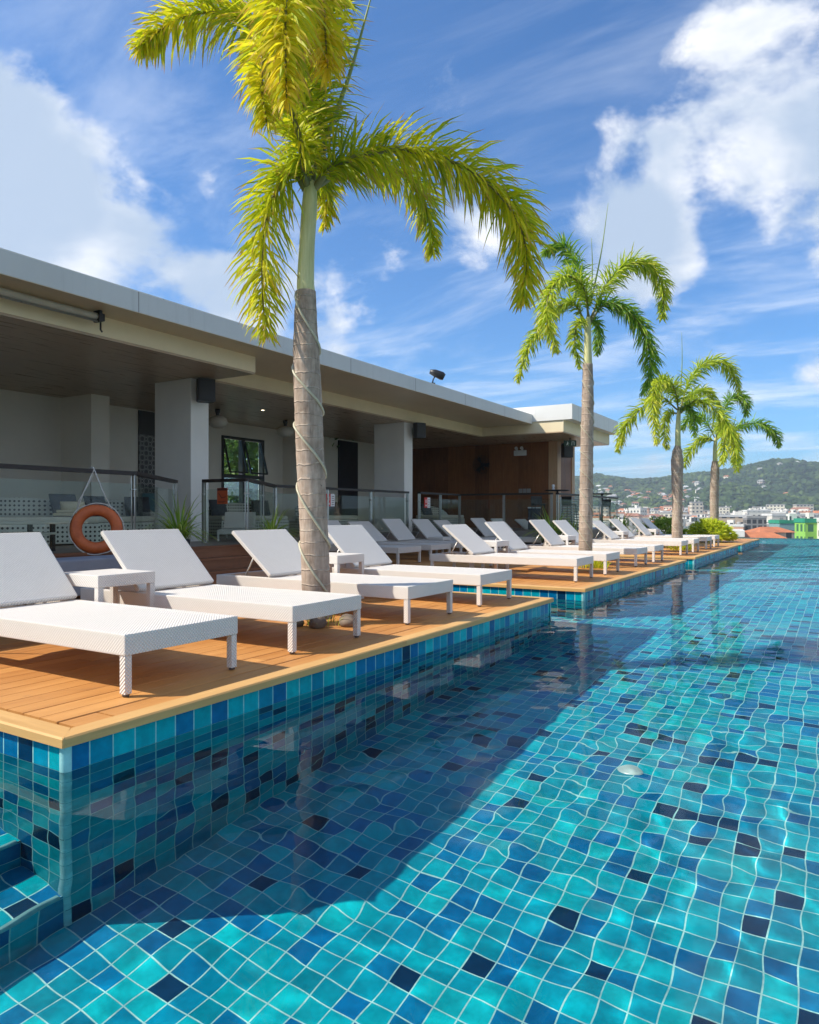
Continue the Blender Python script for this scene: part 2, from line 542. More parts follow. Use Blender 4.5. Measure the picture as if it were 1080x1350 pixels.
# ------------------------------------------------------------------ deck
def wood_mat(name, c0, c1, grain_axis='Y', rough=.55, plank=.14, groove=True, seed=0, spec=.35):
    m, t, b = new_mat(name)
    tc = t.new('ShaderNodeTexCoord').outputs['Object']
    rnd_i = t.new('ShaderNodeNewGeometry').outputs['Random Per Island']
    mp = t.new('ShaderNodeMapping'); t.l.new(tc, mp.inputs['Vector'])
    mp.inputs['Scale'].default_value = (14, 1, 14) if grain_axis == 'Y' else ((1, 14, 14) if grain_axis == 'X' else (14, 14, 1))
    off = t.comb(t.math('MULTIPLY', rnd_i, 37.0), t.math('MULTIPLY', rnd_i, 91.0), 0.0)
    vec = t.vmath('ADD', mp.outputs[0], off)
    n = t.noise(vec, 1.4, 8, .65, .4)
    n2 = t.noise(vec, 6, 4, .6)
    big = t.noise(tc, 1.1, 3, .5)
    fac = t.math('ADD', t.math('MULTIPLY', n, .6), t.math('MULTIPLY', n2, .25))
    fac = t.math('ADD', fac, t.math('MULTIPLY', t.math('SUBTRACT', rnd_i, .5), .30))
    fac = t.math('ADD', fac, t.math('MULTIPLY', t.math('SUBTRACT', big, .5), .35))
    wc_ = t.ramp(fac, [(.22, c0), (.68, c1)])
    worn = t.maprange(t.noise(tc, 2.3, 7, .7, .8), .56, .74, 0, .40, True)
    wc_ = t.mix(worn, wc_, tuple(q_*.55+.03 for q_ in c0) + (1,))
    pale = t.maprange(t.noise(vec, .9, 5, .6), .60, .8, 0, .35, True)
    wc_ = t.mix(pale, wc_, tuple(min(1, q_*1.2+.04) for q_ in c1) + (1,))
    t.set(b.inputs['Base Color'], wc_)
    t.set(b.inputs['Roughness'], t.maprange(n, .2, .8, rough-.1, rough+.12))
    b.inputs['Specular IOR Level'].default_value = spec
    h = n2
    if groove:
        ax = {'Y': 0, 'X': 1, 'Z': 0}[grain_axis]
        gx = t.math('SINE', t.math('MULTIPLY', t.sep(tc)[ax], 2*PI/.0165))
        h = t.math('ADD', t.math('MULTIPLY', n2, .5), t.math('MULTIPLY', gx, .5))
    t.set(b.inputs['Normal'], t.bump(h, .35, .002))
    return m
deck_m = wood_mat('deck_wood', (.44, .185, .050), (.64, .315, .098))
cop_m = wood_mat('coping_wood', (.50, .275, .095), (.68, .41, .155), groove=False)
copx_m = wood_mat('coping_wood_cross', (.50, .275, .095), (.68, .41, .155), 'X', groove=False)
under_m = simple('deck_underlay', (.04, .03, .025), .9)

f = MB()
def boards(x0, x1, y0, y1, pl=.142, gap=.0042):
    x = x1
    while x - .02 > x0:
        xa = max(x0, x - pl + gap)
        yy = y0 - rnd.uniform(0, 2.2)
        while yy < y1:
            ye = yy + rnd.choice((2.2, 2.6, 2.9))
            a, b_ = max(yy, y0), min(ye, y1) - .003
            if b_ - a > .02:
                dz = rnd.uniform(-.0012, .0012)
                v = [(xa+.002, a, dz-.004), (x-.002, a, dz-.004), (x-.002, b_, dz-.004), (xa+.002, b_, dz-.004),
                     (xa, a, dz-.009), (x, a, dz-.009), (x, b_, dz-.009), (xa, b_, dz-.009),
                     (xa, a, -.03), (x, a, -.03), (x, b_, -.03), (xa, b_, -.03)]
                f.add(v, [(0,1,2,3),(0,4,5,1),(1,5,6,2),(2,6,7,3),(3,7,4,0),(4,8,9,5),(5,9,10,6),(6,10,11,7),(7,11,8,4)])
            yy = ye
        x -= pl
CW = .115
for i, (a, b_) in enumerate(segs):
    ya = a + .03 + (.02 if i else .02); yb = b_ - .05
    # strip beside the coping, first one with an open joint
    if i == 0:
        f.box(-3.232, -3.088, ya+.07, 2.25, -.03, -.005); f.box(-3.232, -3.088, 2.262, 4.9, -.03, -.004)
        f.box(-3.232, -3.088, 4.904, yb-.06, -.03, -.0045)
        boards(CHX, -3.252, ya+.07, yb-.06)
    else:
        boards(CHX, -3.088, ya+.06, yb-.06)
boards(-9.85, CHX-.004, -6, END-.1)
deck = f.build('deck', deck_m, kind='structure')
f = MB()
for (a, b_) in segs:
    f.box(CHX, WX-.012, a+.012, b_-.012, ZF, -.032)
f.box(-10.5, CHX-.02, -6, END, -.6, -.034)
f.box(-10.5, LX-.01, -6, END, ZF, -.61)
f.build('deck_base', under_m, kind='structure')
# coping, mitred at the corners
f = MB(); fxm = MB()
def cop_y(x_out, x_in, ya, yb, ma=0, mb=0):
    """coping board along Y; ma / mb mitre offsets at its ends"""
    zt, zb = .001, -.045
    e = .008 if x_out > x_in else -.008
    V = []
    for y_, m_ in ((ya, ma), (yb, mb)):
        V += [(x_in, y_ + m_, zb), (x_out, y_, zb), (x_out, y_, zt-.008), (x_out-e, y_, zt), (x_in, y_ + m_, zt)]
    f.add(V, [(0,1,6,5),(1,2,7,6),(2,3,8,7),(3,4,9,8),(4,0,5,9),(4,3,2,1,0),(5,6,7,8,9)])
def cop_x(y_out, y_in, xa, xb, ma=0, mb=0):
    zt, zb = .0015, -.045
    e = .008 if y_out > y_in else -.008
    V = []
    for x_, m_ in ((xa, ma), (xb, mb)):
        V += [(x_ + m_, y_in, zb), (x_, y_out, zb), (x_, y_out, zt-.008), (x_, y_out-e, zt), (x_ + m_, y_in, zt)]
    fxm.add(V, [(0,1,6,5),(1,2,7,6),(2,3,8,7),(3,4,9,8),(4,0,5,9),(4,3,2,1,0),(5,6,7,8,9)])
OX = WX + .03
for i, (a, b_) in enumerate(segs):
    yo0, yo1 = a-.03, b_+.03
    y_ = yo0; cuts = [yo0]
    while cuts[-1] + 3.2 < yo1: cuts.append(cuts[-1] + 2.9)
    cuts.append(yo1)
    for k in range(len(cuts)-1):
        cop_y(OX, OX-CW, cuts[k] + (0.0015 if k else .002), cuts[k+1] - .0015, CW if k == 0 else 0, -CW if k == len(cuts)-2 else 0)
    cop_x(yo0, yo0+CW, LX if i == 0 else CHX, OX-.003, 0, -CW)
    cop_x(yo1, yo1-CW, LX if i == len(segs)-1 else CHX, OX-.003, 0, -CW)
for a, b_ in CH: cop_y(CHX+.03, CHX+.03-CW, a+.031, b_-.031)
f.build('deck_coping', cop_m, kind='structure')
fxm.build('deck_coping_end', copx_m, kind='structure')
# ------------------------------------------------------------------ terrace building
def streaked(name, col, joint=2.44, rough=.55, axis=1, off=0.0):
    m, t, b = new_mat(name)
    p = t.new('ShaderNodeTexCoord').outputs['Object']; s_ = t.sep(p)
    n = t.noise(p, .9, 5, .6)
    mp = t.new('ShaderNodeMapping'); t.l.new(p, mp.inputs['Vector']); mp.inputs['Scale'].default_value = (6, 6, .35)
    run = t.maprange(t.noise(mp.outputs[0], 1.6, 6, .7), .52, .78, 0, .35, True)
    c = t.ramp(n, [(.3, tuple(q_*.93 for q_ in col)), (.7, tuple(min(1, q_*1.04) for q_ in col))])
    c = t.mix(run, c, tuple(q_*.62 for q_ in col) + (1,))
    j = t.math('FRACT', t.math('DIVIDE', t.math('ADD', s_[axis], 100 + off), joint))
    j = t.math('LESS_THAN', t.math('ABSOLUTE', t.math('SUBTRACT', j, .5)), .0032)
    t.set(b.inputs['Base Color'], t.mix(t.math('MULTIPLY', j, .75), c, (.12, .12, .12, 1)))
    b.inputs['Roughness'].default_value = rough
    t.set(b.inputs['Normal'], t.bump(t.math('SUBTRACT', t.math('MULTIPLY', n, .2), j), .3, .004))
    return m
fascia_m = streaked('fascia_render', (.56, .585, .59))
white_m = streaked('white_render', (.74, .73, .70), 1.6)
col_m = simple('column_render', (.76, .74, .70), .6, var=.05, vscale=1.5)
wall_m = simple('wall_render', (.76, .71, .62), .7, var=.05, vscale=1.2)
cream_m = simple('cream_render', (.78, .66, .44), .6, var=.06, vscale=1.5)
dark_m = simple('black_metal', (.018, .017, .018), .42, var=.2, vscale=12)
blackp_m = simple('black_plastic', (.02, .02, .022), .5, var=.2, vscale=20, bump=.2, bscale=200)
steel_m = simple('brushed_steel', (.50, .49, .46), .32, 1.0, var=.08, vscale=30)
rail_m = simple('dark_handrail', (.022, .013, .010), .5, var=.25, vscale=10)
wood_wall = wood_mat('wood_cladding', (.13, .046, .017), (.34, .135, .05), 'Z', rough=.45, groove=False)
wood_pale = wood_mat('wood_cladding_light', (.48, .28, .15), (.62, .40, .24), 'Z', rough=.5, groove=False)  # paler wood tone of the corner posts
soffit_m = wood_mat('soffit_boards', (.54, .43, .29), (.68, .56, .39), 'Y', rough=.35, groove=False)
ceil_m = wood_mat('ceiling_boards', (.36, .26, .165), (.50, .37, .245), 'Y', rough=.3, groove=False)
step_m = wood_mat('step_wood', (.16, .06, .028), (.30, .125, .06), 'Y', rough=.45)
stone_m = simple('platform_tiles', (.20, .17, .145), .45, var=.2, vscale=3)
grey_pad = simple('grey_pad', (.26, .28, .34), .7, var=.12, vscale=5)

def glass_mat(name, tint=(.90, .94, .92), extra=.015):
    m = bpy.data.materials.new(name); m.use_nodes = True
    t = NT(m.node_tree); m.node_tree.nodes.clear()
    o = t.new('ShaderNodeOutputMaterial')
    tr = t.new('ShaderNodeBsdfTransparent'); tr.inputs[0].default_value = (*tint, 1)
    g = t.new('ShaderNodeBsdfGlossy'); g.inputs['Roughness'].default_value = .015; g.inputs[0].default_value = (.95, .97, .97, 1)
    fr = t.new('ShaderNodeFresnel'); fr.inputs[0].default_value = 1.5
    geo = t.new('ShaderNodeNewGeometry')
    k = t.math('ADD', t.math('MULTIPLY', fr.outputs[0], 1.15), extra)
    k = t.math('MULTIPLY', k, t.math('SUBTRACT', 1.0, geo.outputs['Backfacing']), clamp=True)
    mx = t.new('ShaderNodeMixShader'); t.set(mx.inputs[0], k)
    t.l.new(tr.outputs[0], mx.inputs[1]); t.l.new(g.outputs[0], mx.inputs[2]); t.l.new(mx.outputs[0], o.inputs[0])
    return m
glass_m = glass_mat('railing_glass')
winglass_m = glass_mat('window_glass', (.6, .78, .74), .22)

bld = empty('pool_bar_building', (-14, 10, 0))
tag(bld, 'long low grey and white poolside building with deep flat roof over an open lounge', 'building')
def bpart(name, m, mat, parent=bld, kind=None):
    o = m.build(name, mat, None)
    o.parent = parent
    o.matrix_parent_inverse = Matrix.Identity(4)
    w_ = Vector((0, 0, 0)); p = parent
    while p is not None: w_ += Vector(p.location); p = p.parent
    o.data.transform(Matrix.Translation(-w_))
    KIDS.setdefault(parent.name, []).append(o)
    if kind: o['kind'] = kind
    return o
# main roof
RXE = -8.24; Y0 = -7.0; Y1 = 20.62
f = MB()
f.box(RXE, RXE-.16, Y0, Y1, 3.742, 4.02)
f.box(RXE-.16, -15.2, Y0, Y1, 3.80, 3.955)
fa = bpart('roof_fascia', f, fascia_m)
f = MB(); f.box(RXE-.004, RXE-.3, Y0, Y1+.1, 4.021, 4.034); bpart('roof_capping', f, white_m, bld)
f = MB(); f.box(RXE-.001, -10.0, Y0+.01, Y1-.005, 3.735, 3.741)
bpart('soffit', f, soffit_m)
f = MB(); f.box(-8.82, -8.97, Y0+.02, 9.24, 3.462, 3.734); f.box(-8.97, -9.94, 9.09, 9.24, 3.462, 3.734)
bpart('drop_beam', f, cream_m)
f = MB(); f.box(-9.94, -10.05, 9.24, 20.70, 3.462, 3.734); bpart('drop_beam', f, cream_m)
f = MB(); f.box(-8.83, -14.1, Y0+.03, 9.23, 3.43, 3.461); f.box(-9.95, -14.1, 9.231, 20.65, 3.43, 3.461)
f.box(-7.27, -14.1, 20.651, 25.45, 3.432, 3.461)
bpart('ceiling', f, ceil_m)
# second roof
f = MB(); f.box(-6.98, -15.2, 20.62+.003, 25.6, 3.81, 4.27); bpart('upper_roof', f, white_m)
f = MB()
f.box(-7.26, -7.40, 20.66, 25.5, 3.463, 3.808); f.box(-7.40, -10.04, 20.66, 20.80, 3.4635, 3.808); f.box(-7.40, -14.0, 25.35, 25.5, 3.4635, 3.808)
bpart('drop_beam', f, cream_m)
# walls
f = MB()
# back wall with the window opening (Y 13.57-15.08, z 2.03-3.05)
f.box(-14.1, -14.3, Y0, 13.5, .5, 3.43); f.box(-14.1, -14.3, 15.1, 22.98, .5, 3.43)
f.box(-14.1, -14.3, 13.5, 15.1, .5, 1.2); f.box(-14.1, -14.3, 13.5, 15.1, 3.07, 3.43)
f.box(-14.1, -13.0, Y0, Y0-.2, .5, 3.43)
f.box(-13.08, -14.099, 8.99, 9.41, .5, 3.43)
f.box(-13.3, -14.099, 15.9, 16.5, .5, 3.43)
bpart('back_wall', f, wall_m)
f = MB(); f.box(-14.32, -15.1, Y0-.2, 25.4, ZF, 3.79); bpart('rear_wall', f, wall_m) if False else None
for y_ in (8.87, 16.1):
    f = MB(); f.cbox(-11.0, -10.03, y_, y_+.42, .3, 3.43, .01); bpart('column', f, col_m)
f = MB(); f.cbox(-11.0, -10.03, 1.6, 2.02, .3, 3.43, .01); bpart('column', f, col_m)
f = MB()
x = -8.6
while x > -14.1:
    xa = max(-14.098, x - .55); f.box(x-.004, xa, 23.0, 23.2, .5, 3.43); x -= .55
f.box(-8.30, -8.36, 23.35, 23.9, .5, 3.43)
f.box(-8.302, -8.36, 23.904, 24.45, .5, 3.43)
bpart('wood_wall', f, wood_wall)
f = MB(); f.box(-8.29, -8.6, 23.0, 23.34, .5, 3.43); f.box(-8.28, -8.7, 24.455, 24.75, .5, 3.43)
bpart('corner_post', f, wood_pale)
f = MB(); f.box(-14.07, -14.098, 10.9, 11.95, 2.85, 3.41); bpart('dark_panel', f, dark_m); f = MB(); f.box(-14.0, -14.098, 10.9, 11.9, .5, 1.35)
f.box(-14.06, -14.098, -.2, 5.98, .5, 3.40) if False else None
bpart('dark_panel', f, dark_m)
f = MB(); f.box(-14.05, -14.098, 18.55, 19.6, .5, 3.38); bpart('door', f, simple('dark_door', (.02, .02, .026), .35, var=.3, vscale=6))
# lattice panel
m_l, t, b = new_mat('lattice_pattern')
tc = t.new('ShaderNodeTexCoord').outputs['Object']
s_ = t.sep(tc)
u = t.math('MULTIPLY', s_[1], 2*PI/.22); v = t.math('MULTIPLY', s_[2], 2*PI/.22)
rr = t.math('ADD', t.math('COSINE', u), t.math('COSINE', v))
ln = t.maprange(t.math('ABSOLUTE', t.math('SUBTRACT', t.math('ABSOLUTE', rr), .55)), .12, .25, 1, 0)
t.set(b.inputs['Base Color'], t.mix(ln, (.05, .048, .045, 1), (.42, .41, .38, 1)))
f = MB(); f.box(-14.065, -14.098, 10.9, 11.95, 1.36, 2.845); bpart('lattice_panel', f, m_l)
# window
f = MB()
W0, W1, Z0, Z1 = 13.5, 15.1, 1.2, 3.07
for a, b_, c, d_ in ((W0, W0+.07, Z0, Z1), (W1-.07, W1, Z0, Z1), (W0+.07, W1-.07, Z0, Z0+.07), (W0+.07, W1-.07, Z1-.07, Z1), (W0+.07, W1-.07, 1.96, 2.05), (14.24, 14.34, 2.05, Z1-.07), (14.25, 14.33, Z0+.07, 1.96)):
    f.box(-14.07, -14.22, a, b_, c, d_)
for a in (13.58, 14.35):       # two top-hung sashes pushed open
    for p, q_ in (((-14.10, a, 2.97), (-13.86, a, 2.10)), ((-14.10, a+.64, 2.97), (-13.86, a+.64, 2.10))): f.bar(p, q_, .04, .04)
    f.bar((-13.86, a, 2.10), (-13.86, a+.64, 2.10), .04, .04)
wf = bpart('window', f, dark_m)
f = MB(); f.quad((-14.14, W0+.07, Z0+.07), (-14.14, W1-.07, Z0+.07), (-14.14, W1-.07, 1.96), (-14.14, W0+.07, 1.96))
for a in (13.59, 14.36):
    f.quad((-13.87, a, 2.11), (-13.87, a+.62, 2.11), (-14.11, a+.62, 2.96), (-14.11, a, 2.96))
g = f.build('pane', winglass_m); g.parent = wf
g.data.transform(Matrix.Translation(-Vector((-14, 10, 0))))
# raised platform
f = MB()
def prism(m, poly, z0, z1):
    n = len(poly)
    V = [(p[0], p[1], z0) for p in poly] + [(p[0], p[1], z1) for p in poly]
    m.add(V, [tuple(range(n))[::-1], tuple(range(n, 2*n))] + [(i, (i+1) % n, n+(i+1) % n, n+i) for i in range(n)])
pf_poly = [(-14.1, Y0), (-8.35, Y0), (-8.35, 9.0), (-9.87, 11.1), (-9.87, 18.9), (-6.9, 18.9), (-6.9, 26.0), (-14.1, 26.0)]
prism(f, pf_poly, -.02, .498)
tag(f.build('raised_terrace', stone_m, kind='structure'))
f = MB()
for x1, z1 in ((-7.72, .165), (-8.04, .332)):
    for k in range(2):
        f.box(x1-.155*k, x1-.155*k-.150, 3.0, 10.2-.0*k, z1-.03, z1)
    f.box(x1-.02, -8.34, 3.01, 10.19, .0, z1-.031)
f.box(-8.30, -8.349, Y0, 9.0, .0, .47)
f.box(-8.28, -8.45, Y0, 9.02, .47, .503)
tag(f.build('terrace_step', step_m, kind='structure'))
f = MB(); f.cbox(-7.62, -7.15, 3.95, 6.05, .10, .50, .02)
o = f.build('low_bench', grey_pad, rel=(-7.4, 5.0, .0)); tag(o, 'low smooth blue grey bench against the wooden steps under the lifebuoy', 'bench')

# glass railings: handrail, posts and panes
def railing(name, pts, label, group='glass railings of the raised terrace', spacing=1.55, post_at=None, z0=.5, top=1.58):
    r = empty(name, (pts[0][0], pts[0][1], z0), 0, label, 'railing', group)
    hr = MB()
    for i in range(len(pts)-1):
        hr.bar((pts[i][0], pts[i][1], top-.022), (pts[i+1][0], pts[i+1][1], top-.027), .10, .052)
        hr.lathe([(0, -.025), (.049, -.025), (.049, .0255), (0, .0255)], (pts[i+1][0], pts[i+1][1], top-.027), 16, False)
    bpart('handrail', hr, rail_m, r)
    for i in range(len(pts)-1):
        a = Vector((*pts[i], 0)); b_ = Vector((*pts[i+1], 0)); L = (b_-a).length; dr = (b_-a).normalized()
        n = max(1, round(L/spacing))
        for k in range(n + (1 if i == len(pts)-2 else 0)):
            p = a + dr*(L*k/n)
            m = MB()
            nrm = Vector((-dr.y, dr.x, 0))
            for sgn in (-1, 1):
                q_ = p + nrm*sgn*.022
                m.bar((q_.x, q_.y, z0+.004), (q_.x, q_.y, top-.045), .05, .010, up=nrm) if False else m.bar((q_.x, q_.y, z0+.004), (q_.x, q_.y, top-.045), .012, .055, up=dr)
            m.lathe([(0, .0), (.055, .0), (.055, .012), (0, .012)], (p.x, p.y, z0+.002), 14, False)
            for zz in (z0+.2, top-.25):
                m.tube([p - nrm*.045 + Vector((0, 0, zz)), p + nrm*.045 + Vector((0, 0, zz))], .016, 8)
            bpart('post', m, steel_m, r)
        for k in range(n):
            p = a + dr*(L*k/n + .05); q_ = a + dr*(L*(k+1)/n - .05)
            m = MB(); m.bar((p.x, p.y, (z0+.07+top-.17)/2), (q_.x, q_.y, (z0+.07+top-.17)/2), .010, top-.17-z0-.07)
            bpart('glass_pane', m, glass_m, r)
    return r
railing('glass_railing', [(-8.40, -1.0), (-8.40, 6.42), (-9.95, 8.45)], 'glass railing with dark handrail that carries the orange lifebuoy', spacing=3.2)
railing('glass_railing', [(-9.42, 8.62), (-8.42, 8.62), (-9.87, 10.9)], 'short glass railing right of the near column with an orange notice', spacing=1.1)
railing('glass_railing', [(-9.87, 10.9), (-9.87, 16.0)], 'long glass railing behind the tall near palm trunk, up to the far column', spacing=1.7)
railing('glass_railing', [(-9.87, 16.6), (-9.87, 18.95), (-7.0, 18.95)], 'glass railing in front of the dark wood wall beyond the far column', spacing=1.35)
railing('glass_railing', [(-6.96, 19.3), (-7.1, 25.9)], 'farthest glass railing around the bar tables at the end of the terrace', spacing=1.9)

# notices on the panes
orange_m = simple('notice_orange', (.50, .09, .025), .5); notice_dk = simple('notice_dark_print', (.10, .02, .015), .6)
red_m = simple('notice_red', (.62, .03, .02), .5); paper_m = simple('notice_white', (.75, .75, .74), .6, var=.03)
t_ = empty('notice', (-8.95, 8.605, 1.28), 0, 'square orange red notice fixed to the glass right of the near column', 'sign')
f = MB(); f.box(-9.08, -8.84, 8.596, 8.604, 1.16, 1.43); bpart('panel', f, orange_m, t_)
f = MB(); f.box(-9.075, -8.845, 8.5925, 8.5955, 1.385, 1.425)
f.bar((-9.04, 8.594, 1.34), (-8.97, 8.594, 1.26), .004, .012); f.bar((-8.97, 8.594, 1.26), (-8.88, 8.594, 1.28), .004, .012)
f.box(-9.05, -8.88, 8.5925, 8.5955, 1.20, 1.21); f.box(-9.05, -8.92, 8.5925, 8.5955, 1.18, 1.188)
bpart('print', f, notice_dk, t_)
def two_tone(y, w, label):
    t_ = empty('notice', (-9.86, y, 1.2), 0, label, 'sign', 'red and white notices on the glass')
    f = MB(); f.box(-9.852, -9.86, y, y+w, 1.16, 1.44); bpart('panel', f, red_m, t_)
    f = MB(); f.box(-9.852, -9.86, y+w+.002, y+2*w, 1.16, 1.44); bpart('panel', f, paper_m, t_)
    f = MB()
    for k in range(5): f.box(-9.849, -9.8515, y+w*1.25, y+w*(1.75 if k % 2 else 1.85), 1.20+k*.045, 1.212+k*.045)
    bpart('print', f, notice_dk, t_)
    f = MB()
    f.box(-9.849, -9.8515, y+w*.3, y+w*.75, 1.20, 1.24); bpart('print', f, paper_m, t_)
    f = MB(); f.box(-9.849, -9.8515, y+w*.4, y+w*.65, 1.29, 1.38); bpart('print', f, paper_m, t_)
two_tone(12.55, .15, 'red and white notice on the glass just right of the tall near palm trunk')
two_tone(16.85, .16, 'red and white notice on the glass just beyond the far column')

# roller tube under the soffit
t_ = empty('shade_roller', (-8.62, 3, 3.66), 0, 'long cream roller shade tube with black end bracket under the roof soffit', 'roller shade')
f = MB(); f.tube([(-8.62, -2, 3.65), (-8.62, 6.0, 3.65)], .048, 14); bpart('tube', f, simple('shade_fabric', (.50, .46, .38), .7), t_)
f = MB(); f.tube([(-8.60, -2, 3.585), (-8.60, 6.0, 3.585)], .014, 8); bpart('bottom_bar', f, steel_m, t_)
f = MB(); f.cbox(-8.55, -8.69, 6.0, 6.05, 3.58, 3.734, .01); f.cbox(-8.57, -8.67, 6.05, 6.10, 3.60, 3.70, .01)
f.tube([(-8.60, 6.05, 3.58), (-8.60, 6.05, 3.48), (-8.58, 6.06, 3.45)], .012, 8); bpart('bracket', f, dark_m, t_)

# loudspeakers
def speaker(loc, rz, s, label):
    t_ = empty('loudspeaker', loc, rz, label, 'loudspeaker', 'wall loudspeakers under the roof')
    m = MB()
    v = []
    prof = [(-.5, -.45), (.5, -.45), (.5, .1), (.32, .42), (-.32, .42), (-.5, .1)]
    n = len(prof)
    V = [(p[0]*s*.75, p[1]*s*.7, -s*.5) for p in prof] + [(p[0]*s*.75, p[1]*s*.7, s*.5) for p in prof]
    m.add(V, [tuple(range(n))[::-1], tuple(range(n, 2*n))] + [(i, (i+1) % n, n+(i+1) % n, n+i) for i in range(n)])
    m.build('cabinet', blackp_m, t_)
    g = MB(); g.cbox(-s*.35, s*.35, -s*.345, -s*.318, -s*.46, s*.46, .006); g.build('grille', simple('grille', (.03, .03, .032), .6, var=.5, vscale=120), t_)
    g = MB(); g.bar((0, s*.28, 0), (0, s*.55, 0), .05, .05); g.bar((0, s*.55, -.09), (0, s*.55, .09), .10, .014, up=(0, 1, 0)); g.build('bracket', steel_m, t_)
    return t_
speaker((-9.83, 9.02, 3.20), R(62), .40, 'largest black loudspeaker high on the near column')
speaker((-9.80, 16.45, 3.22), R(68), .40, 'black loudspeaker high on the far column')
speaker((-8.02, 23.1, 3.1), R(50), .46, 'black loudspeaker at the corner of the wood wall beside the exit sign')
speaker((-7.98, 24.9, 2.75), R(60), .20, 'small black loudspeaker at the very end of the wood wall against the sky')

# pendant lamps
shade_m = simple('lamp_paper', (.62, .57, .49), .7, var=.06, vscale=9)
for k, (x, y, z) in enumerate(((-12.5, 11.85, 3.13), (-12.5, 14.2, 3.13))):
    t_ = empty('pendant_lamp', (x, y, z), 0, ('flattened cream pendant lamp nearer the near column, left of the window', 'flattened cream pendant lamp beside the tall palm trunk, right of the window')[k], 'pendant lamp', 'cream pendant lamps under the ceiling')
    f = MB(); f.lathe([(.0, -.14), (.10, -.138), (.19, -.09), (.235, -.0), (.20, .085), (.11, .135), (.04, .15)], seg=28); f.build('lamp_shade', shade_m, t_)
    f = MB(); f.lathe([(.04, .15), (.04, .19), (.06, .24), (.06, .30), (0, .30)], seg=16); f.build('cap', dark_m, t_)
# downlights
spot_m, t, b = new_mat('downlight_glow'); b.inputs['Emission Color'].default_value = (1, .85, .6, 1); b.inputs['Emission Strength'].default_value = 6
for k, (x, y) in enumerate(((-11.7, 12.5), (-11.7, 9.9+6.6))):
    t_ = empty('downlight', (x, y, 3.428), 0, ('lit recessed downlight in the ceiling between the two pendant lamps', 'recessed downlight in the ceiling in front of the far column')[k], 'downlight', 'ceiling downlights')
    f = MB(); f.lathe([(.045, 0), (.065, 0), (.065, -.008), (.045, -.008)], seg=16); f.build('ring', white_m, t_)
    f = MB(); f.lathe([(.0, -.003), (.044, -.003)], seg=16); f.build('lens', spot_m if k == 0 else white_m, t_)

# exit sign
sgw_m = simple('sign_white', (.75, .8, .76), .5)
t_ = empty('exit_sign', (-7.62, 22.3, 3.25), R(28), 'dark green exit sign with white pictogram hanging under the roof beside the end loudspeaker', 'exit sign')
f = MB(); f.cbox(-.2, .2, -.03, .03, -.09, .10, .008); f.build('box', simple('sign_green_dark', (.012, .05, .03), .4), t_)
f = MB(); f.box(-.02, .02, -.01, .01, .10, .18); f.build('bracket', dark_m, t_)
f = MB()
f.lathe([(0, 0), (.016, 0)], (-.075, -.034, .045), 10) if False else f.box(-.09, -.062, -.034, -.031, .03, .058)
f.bar((-.075, -.0325, .025), (-.09, -.0325, -.02), .003, .03); f.bar((-.09, -.0325, -.02), (-.055, -.0325, -.06), .003, .014); f.bar((-.09, -.0325, -.02), (-.125, -.0325, -.055), .003, .014)
f.bar((-.075, -.0325, .02), (-.035, -.0325, .0), .003, .011)
f.build('pictogram', sgw_m, t_); f = MB()
f.box(.05, .065, -.034, -.031, -.06, .06); f.box(.12, .135, -.034, -.031, -.06, .06); f.box(.066, .119, -.034, -.031, .045, .06)
f.build('pictogram', sgw_m, t_)

# fittings on the wood wall
t_ = empty('emergency_light', (-9.6, 22.98, 3.07), 0, 'white twin emergency light high on the dark wood wall', 'emergency light')
f = MB(); f.cbox(-.22, .22, -.09, 0, -.08, .10, .01); f.build('case', white_m, t_)
for s_ in (-.1, .1):
    f = MB(); f.tube([(s_, -.08, .10), (s_, -.12, .16), (s_, -.17, .17)], [.03, .05, .06], 10); f.build('lamp_head', white_m, t_)
t_ = empty('wall_fan', (-11.0, 22.98, 2.72), 0, 'black round wall fan on the dark wood wall', 'fan')
f = MB()
for k in range(6):
    r_ = .07 + .05*k
    f.tube([(r_*math.cos(a*PI/12), -.18-.05*math.cos(r_*4), r_*math.sin(a*PI/12)) for a in range(25)], .006, 5, cap=False)
for k in range(16):
    a = k*PI/8; f.tube([(.05*math.cos(a), -.24, .05*math.sin(a)), (.33*math.cos(a), -.2, .33*math.sin(a))], .005, 5)
f.build('cage', dark_m, t_)
f = MB()
for k in range(3):
    a = k*2*PI/3
    f.add([(.05*math.cos(a-.3), -.17, .05*math.sin(a-.3)), (.28*math.cos(a-.35), -.19, .28*math.sin(a-.35)), (.3*math.cos(a+.25), -.15, .3*math.sin(a+.25)), (.05*math.cos(a+.4), -.15, .05*math.sin(a+.4))], [(0, 1, 2, 3)])
f.build('blade', blackp_m, t_)
f = MB(); f.tube([(0, 0, -.15), (0, -.08, -.15), (0, -.14, 0)], .03, 8); f.tube([(0, -.14, 0), (0, -.04, 0)], .07, 12); f.build('motor', blackp_m, t_)
t_ = empty('wall_plate', (-9.45, 22.99, 1.78), 0, 'small pale row of switch plates on the dark wood wall', 'switch plate')
f = MB()
for k in range(3): f.cbox(-.22+.15*k, -.09+.15*k, -.015, 0, -.07, .07, .004)
f.build('plate', simple('plate_grey', (.35, .33, .31), .4), t_)
t_ = empty('litter_bin', (-8.4, 21.2, .5), R(20), 'dark slate litter bin with pale rim standing before the wood wall', 'bin')
f = MB(); f.cbox(-.19, .19, -.16, .16, .0, .66, .015); f.build('body', simple('bin_grey', (.035, .04, .06), .5), t_)
f = MB(); f.cbox(-.2, .2, -.17, .17, .66, .70, .01); f.build('lid', steel_m, t_)
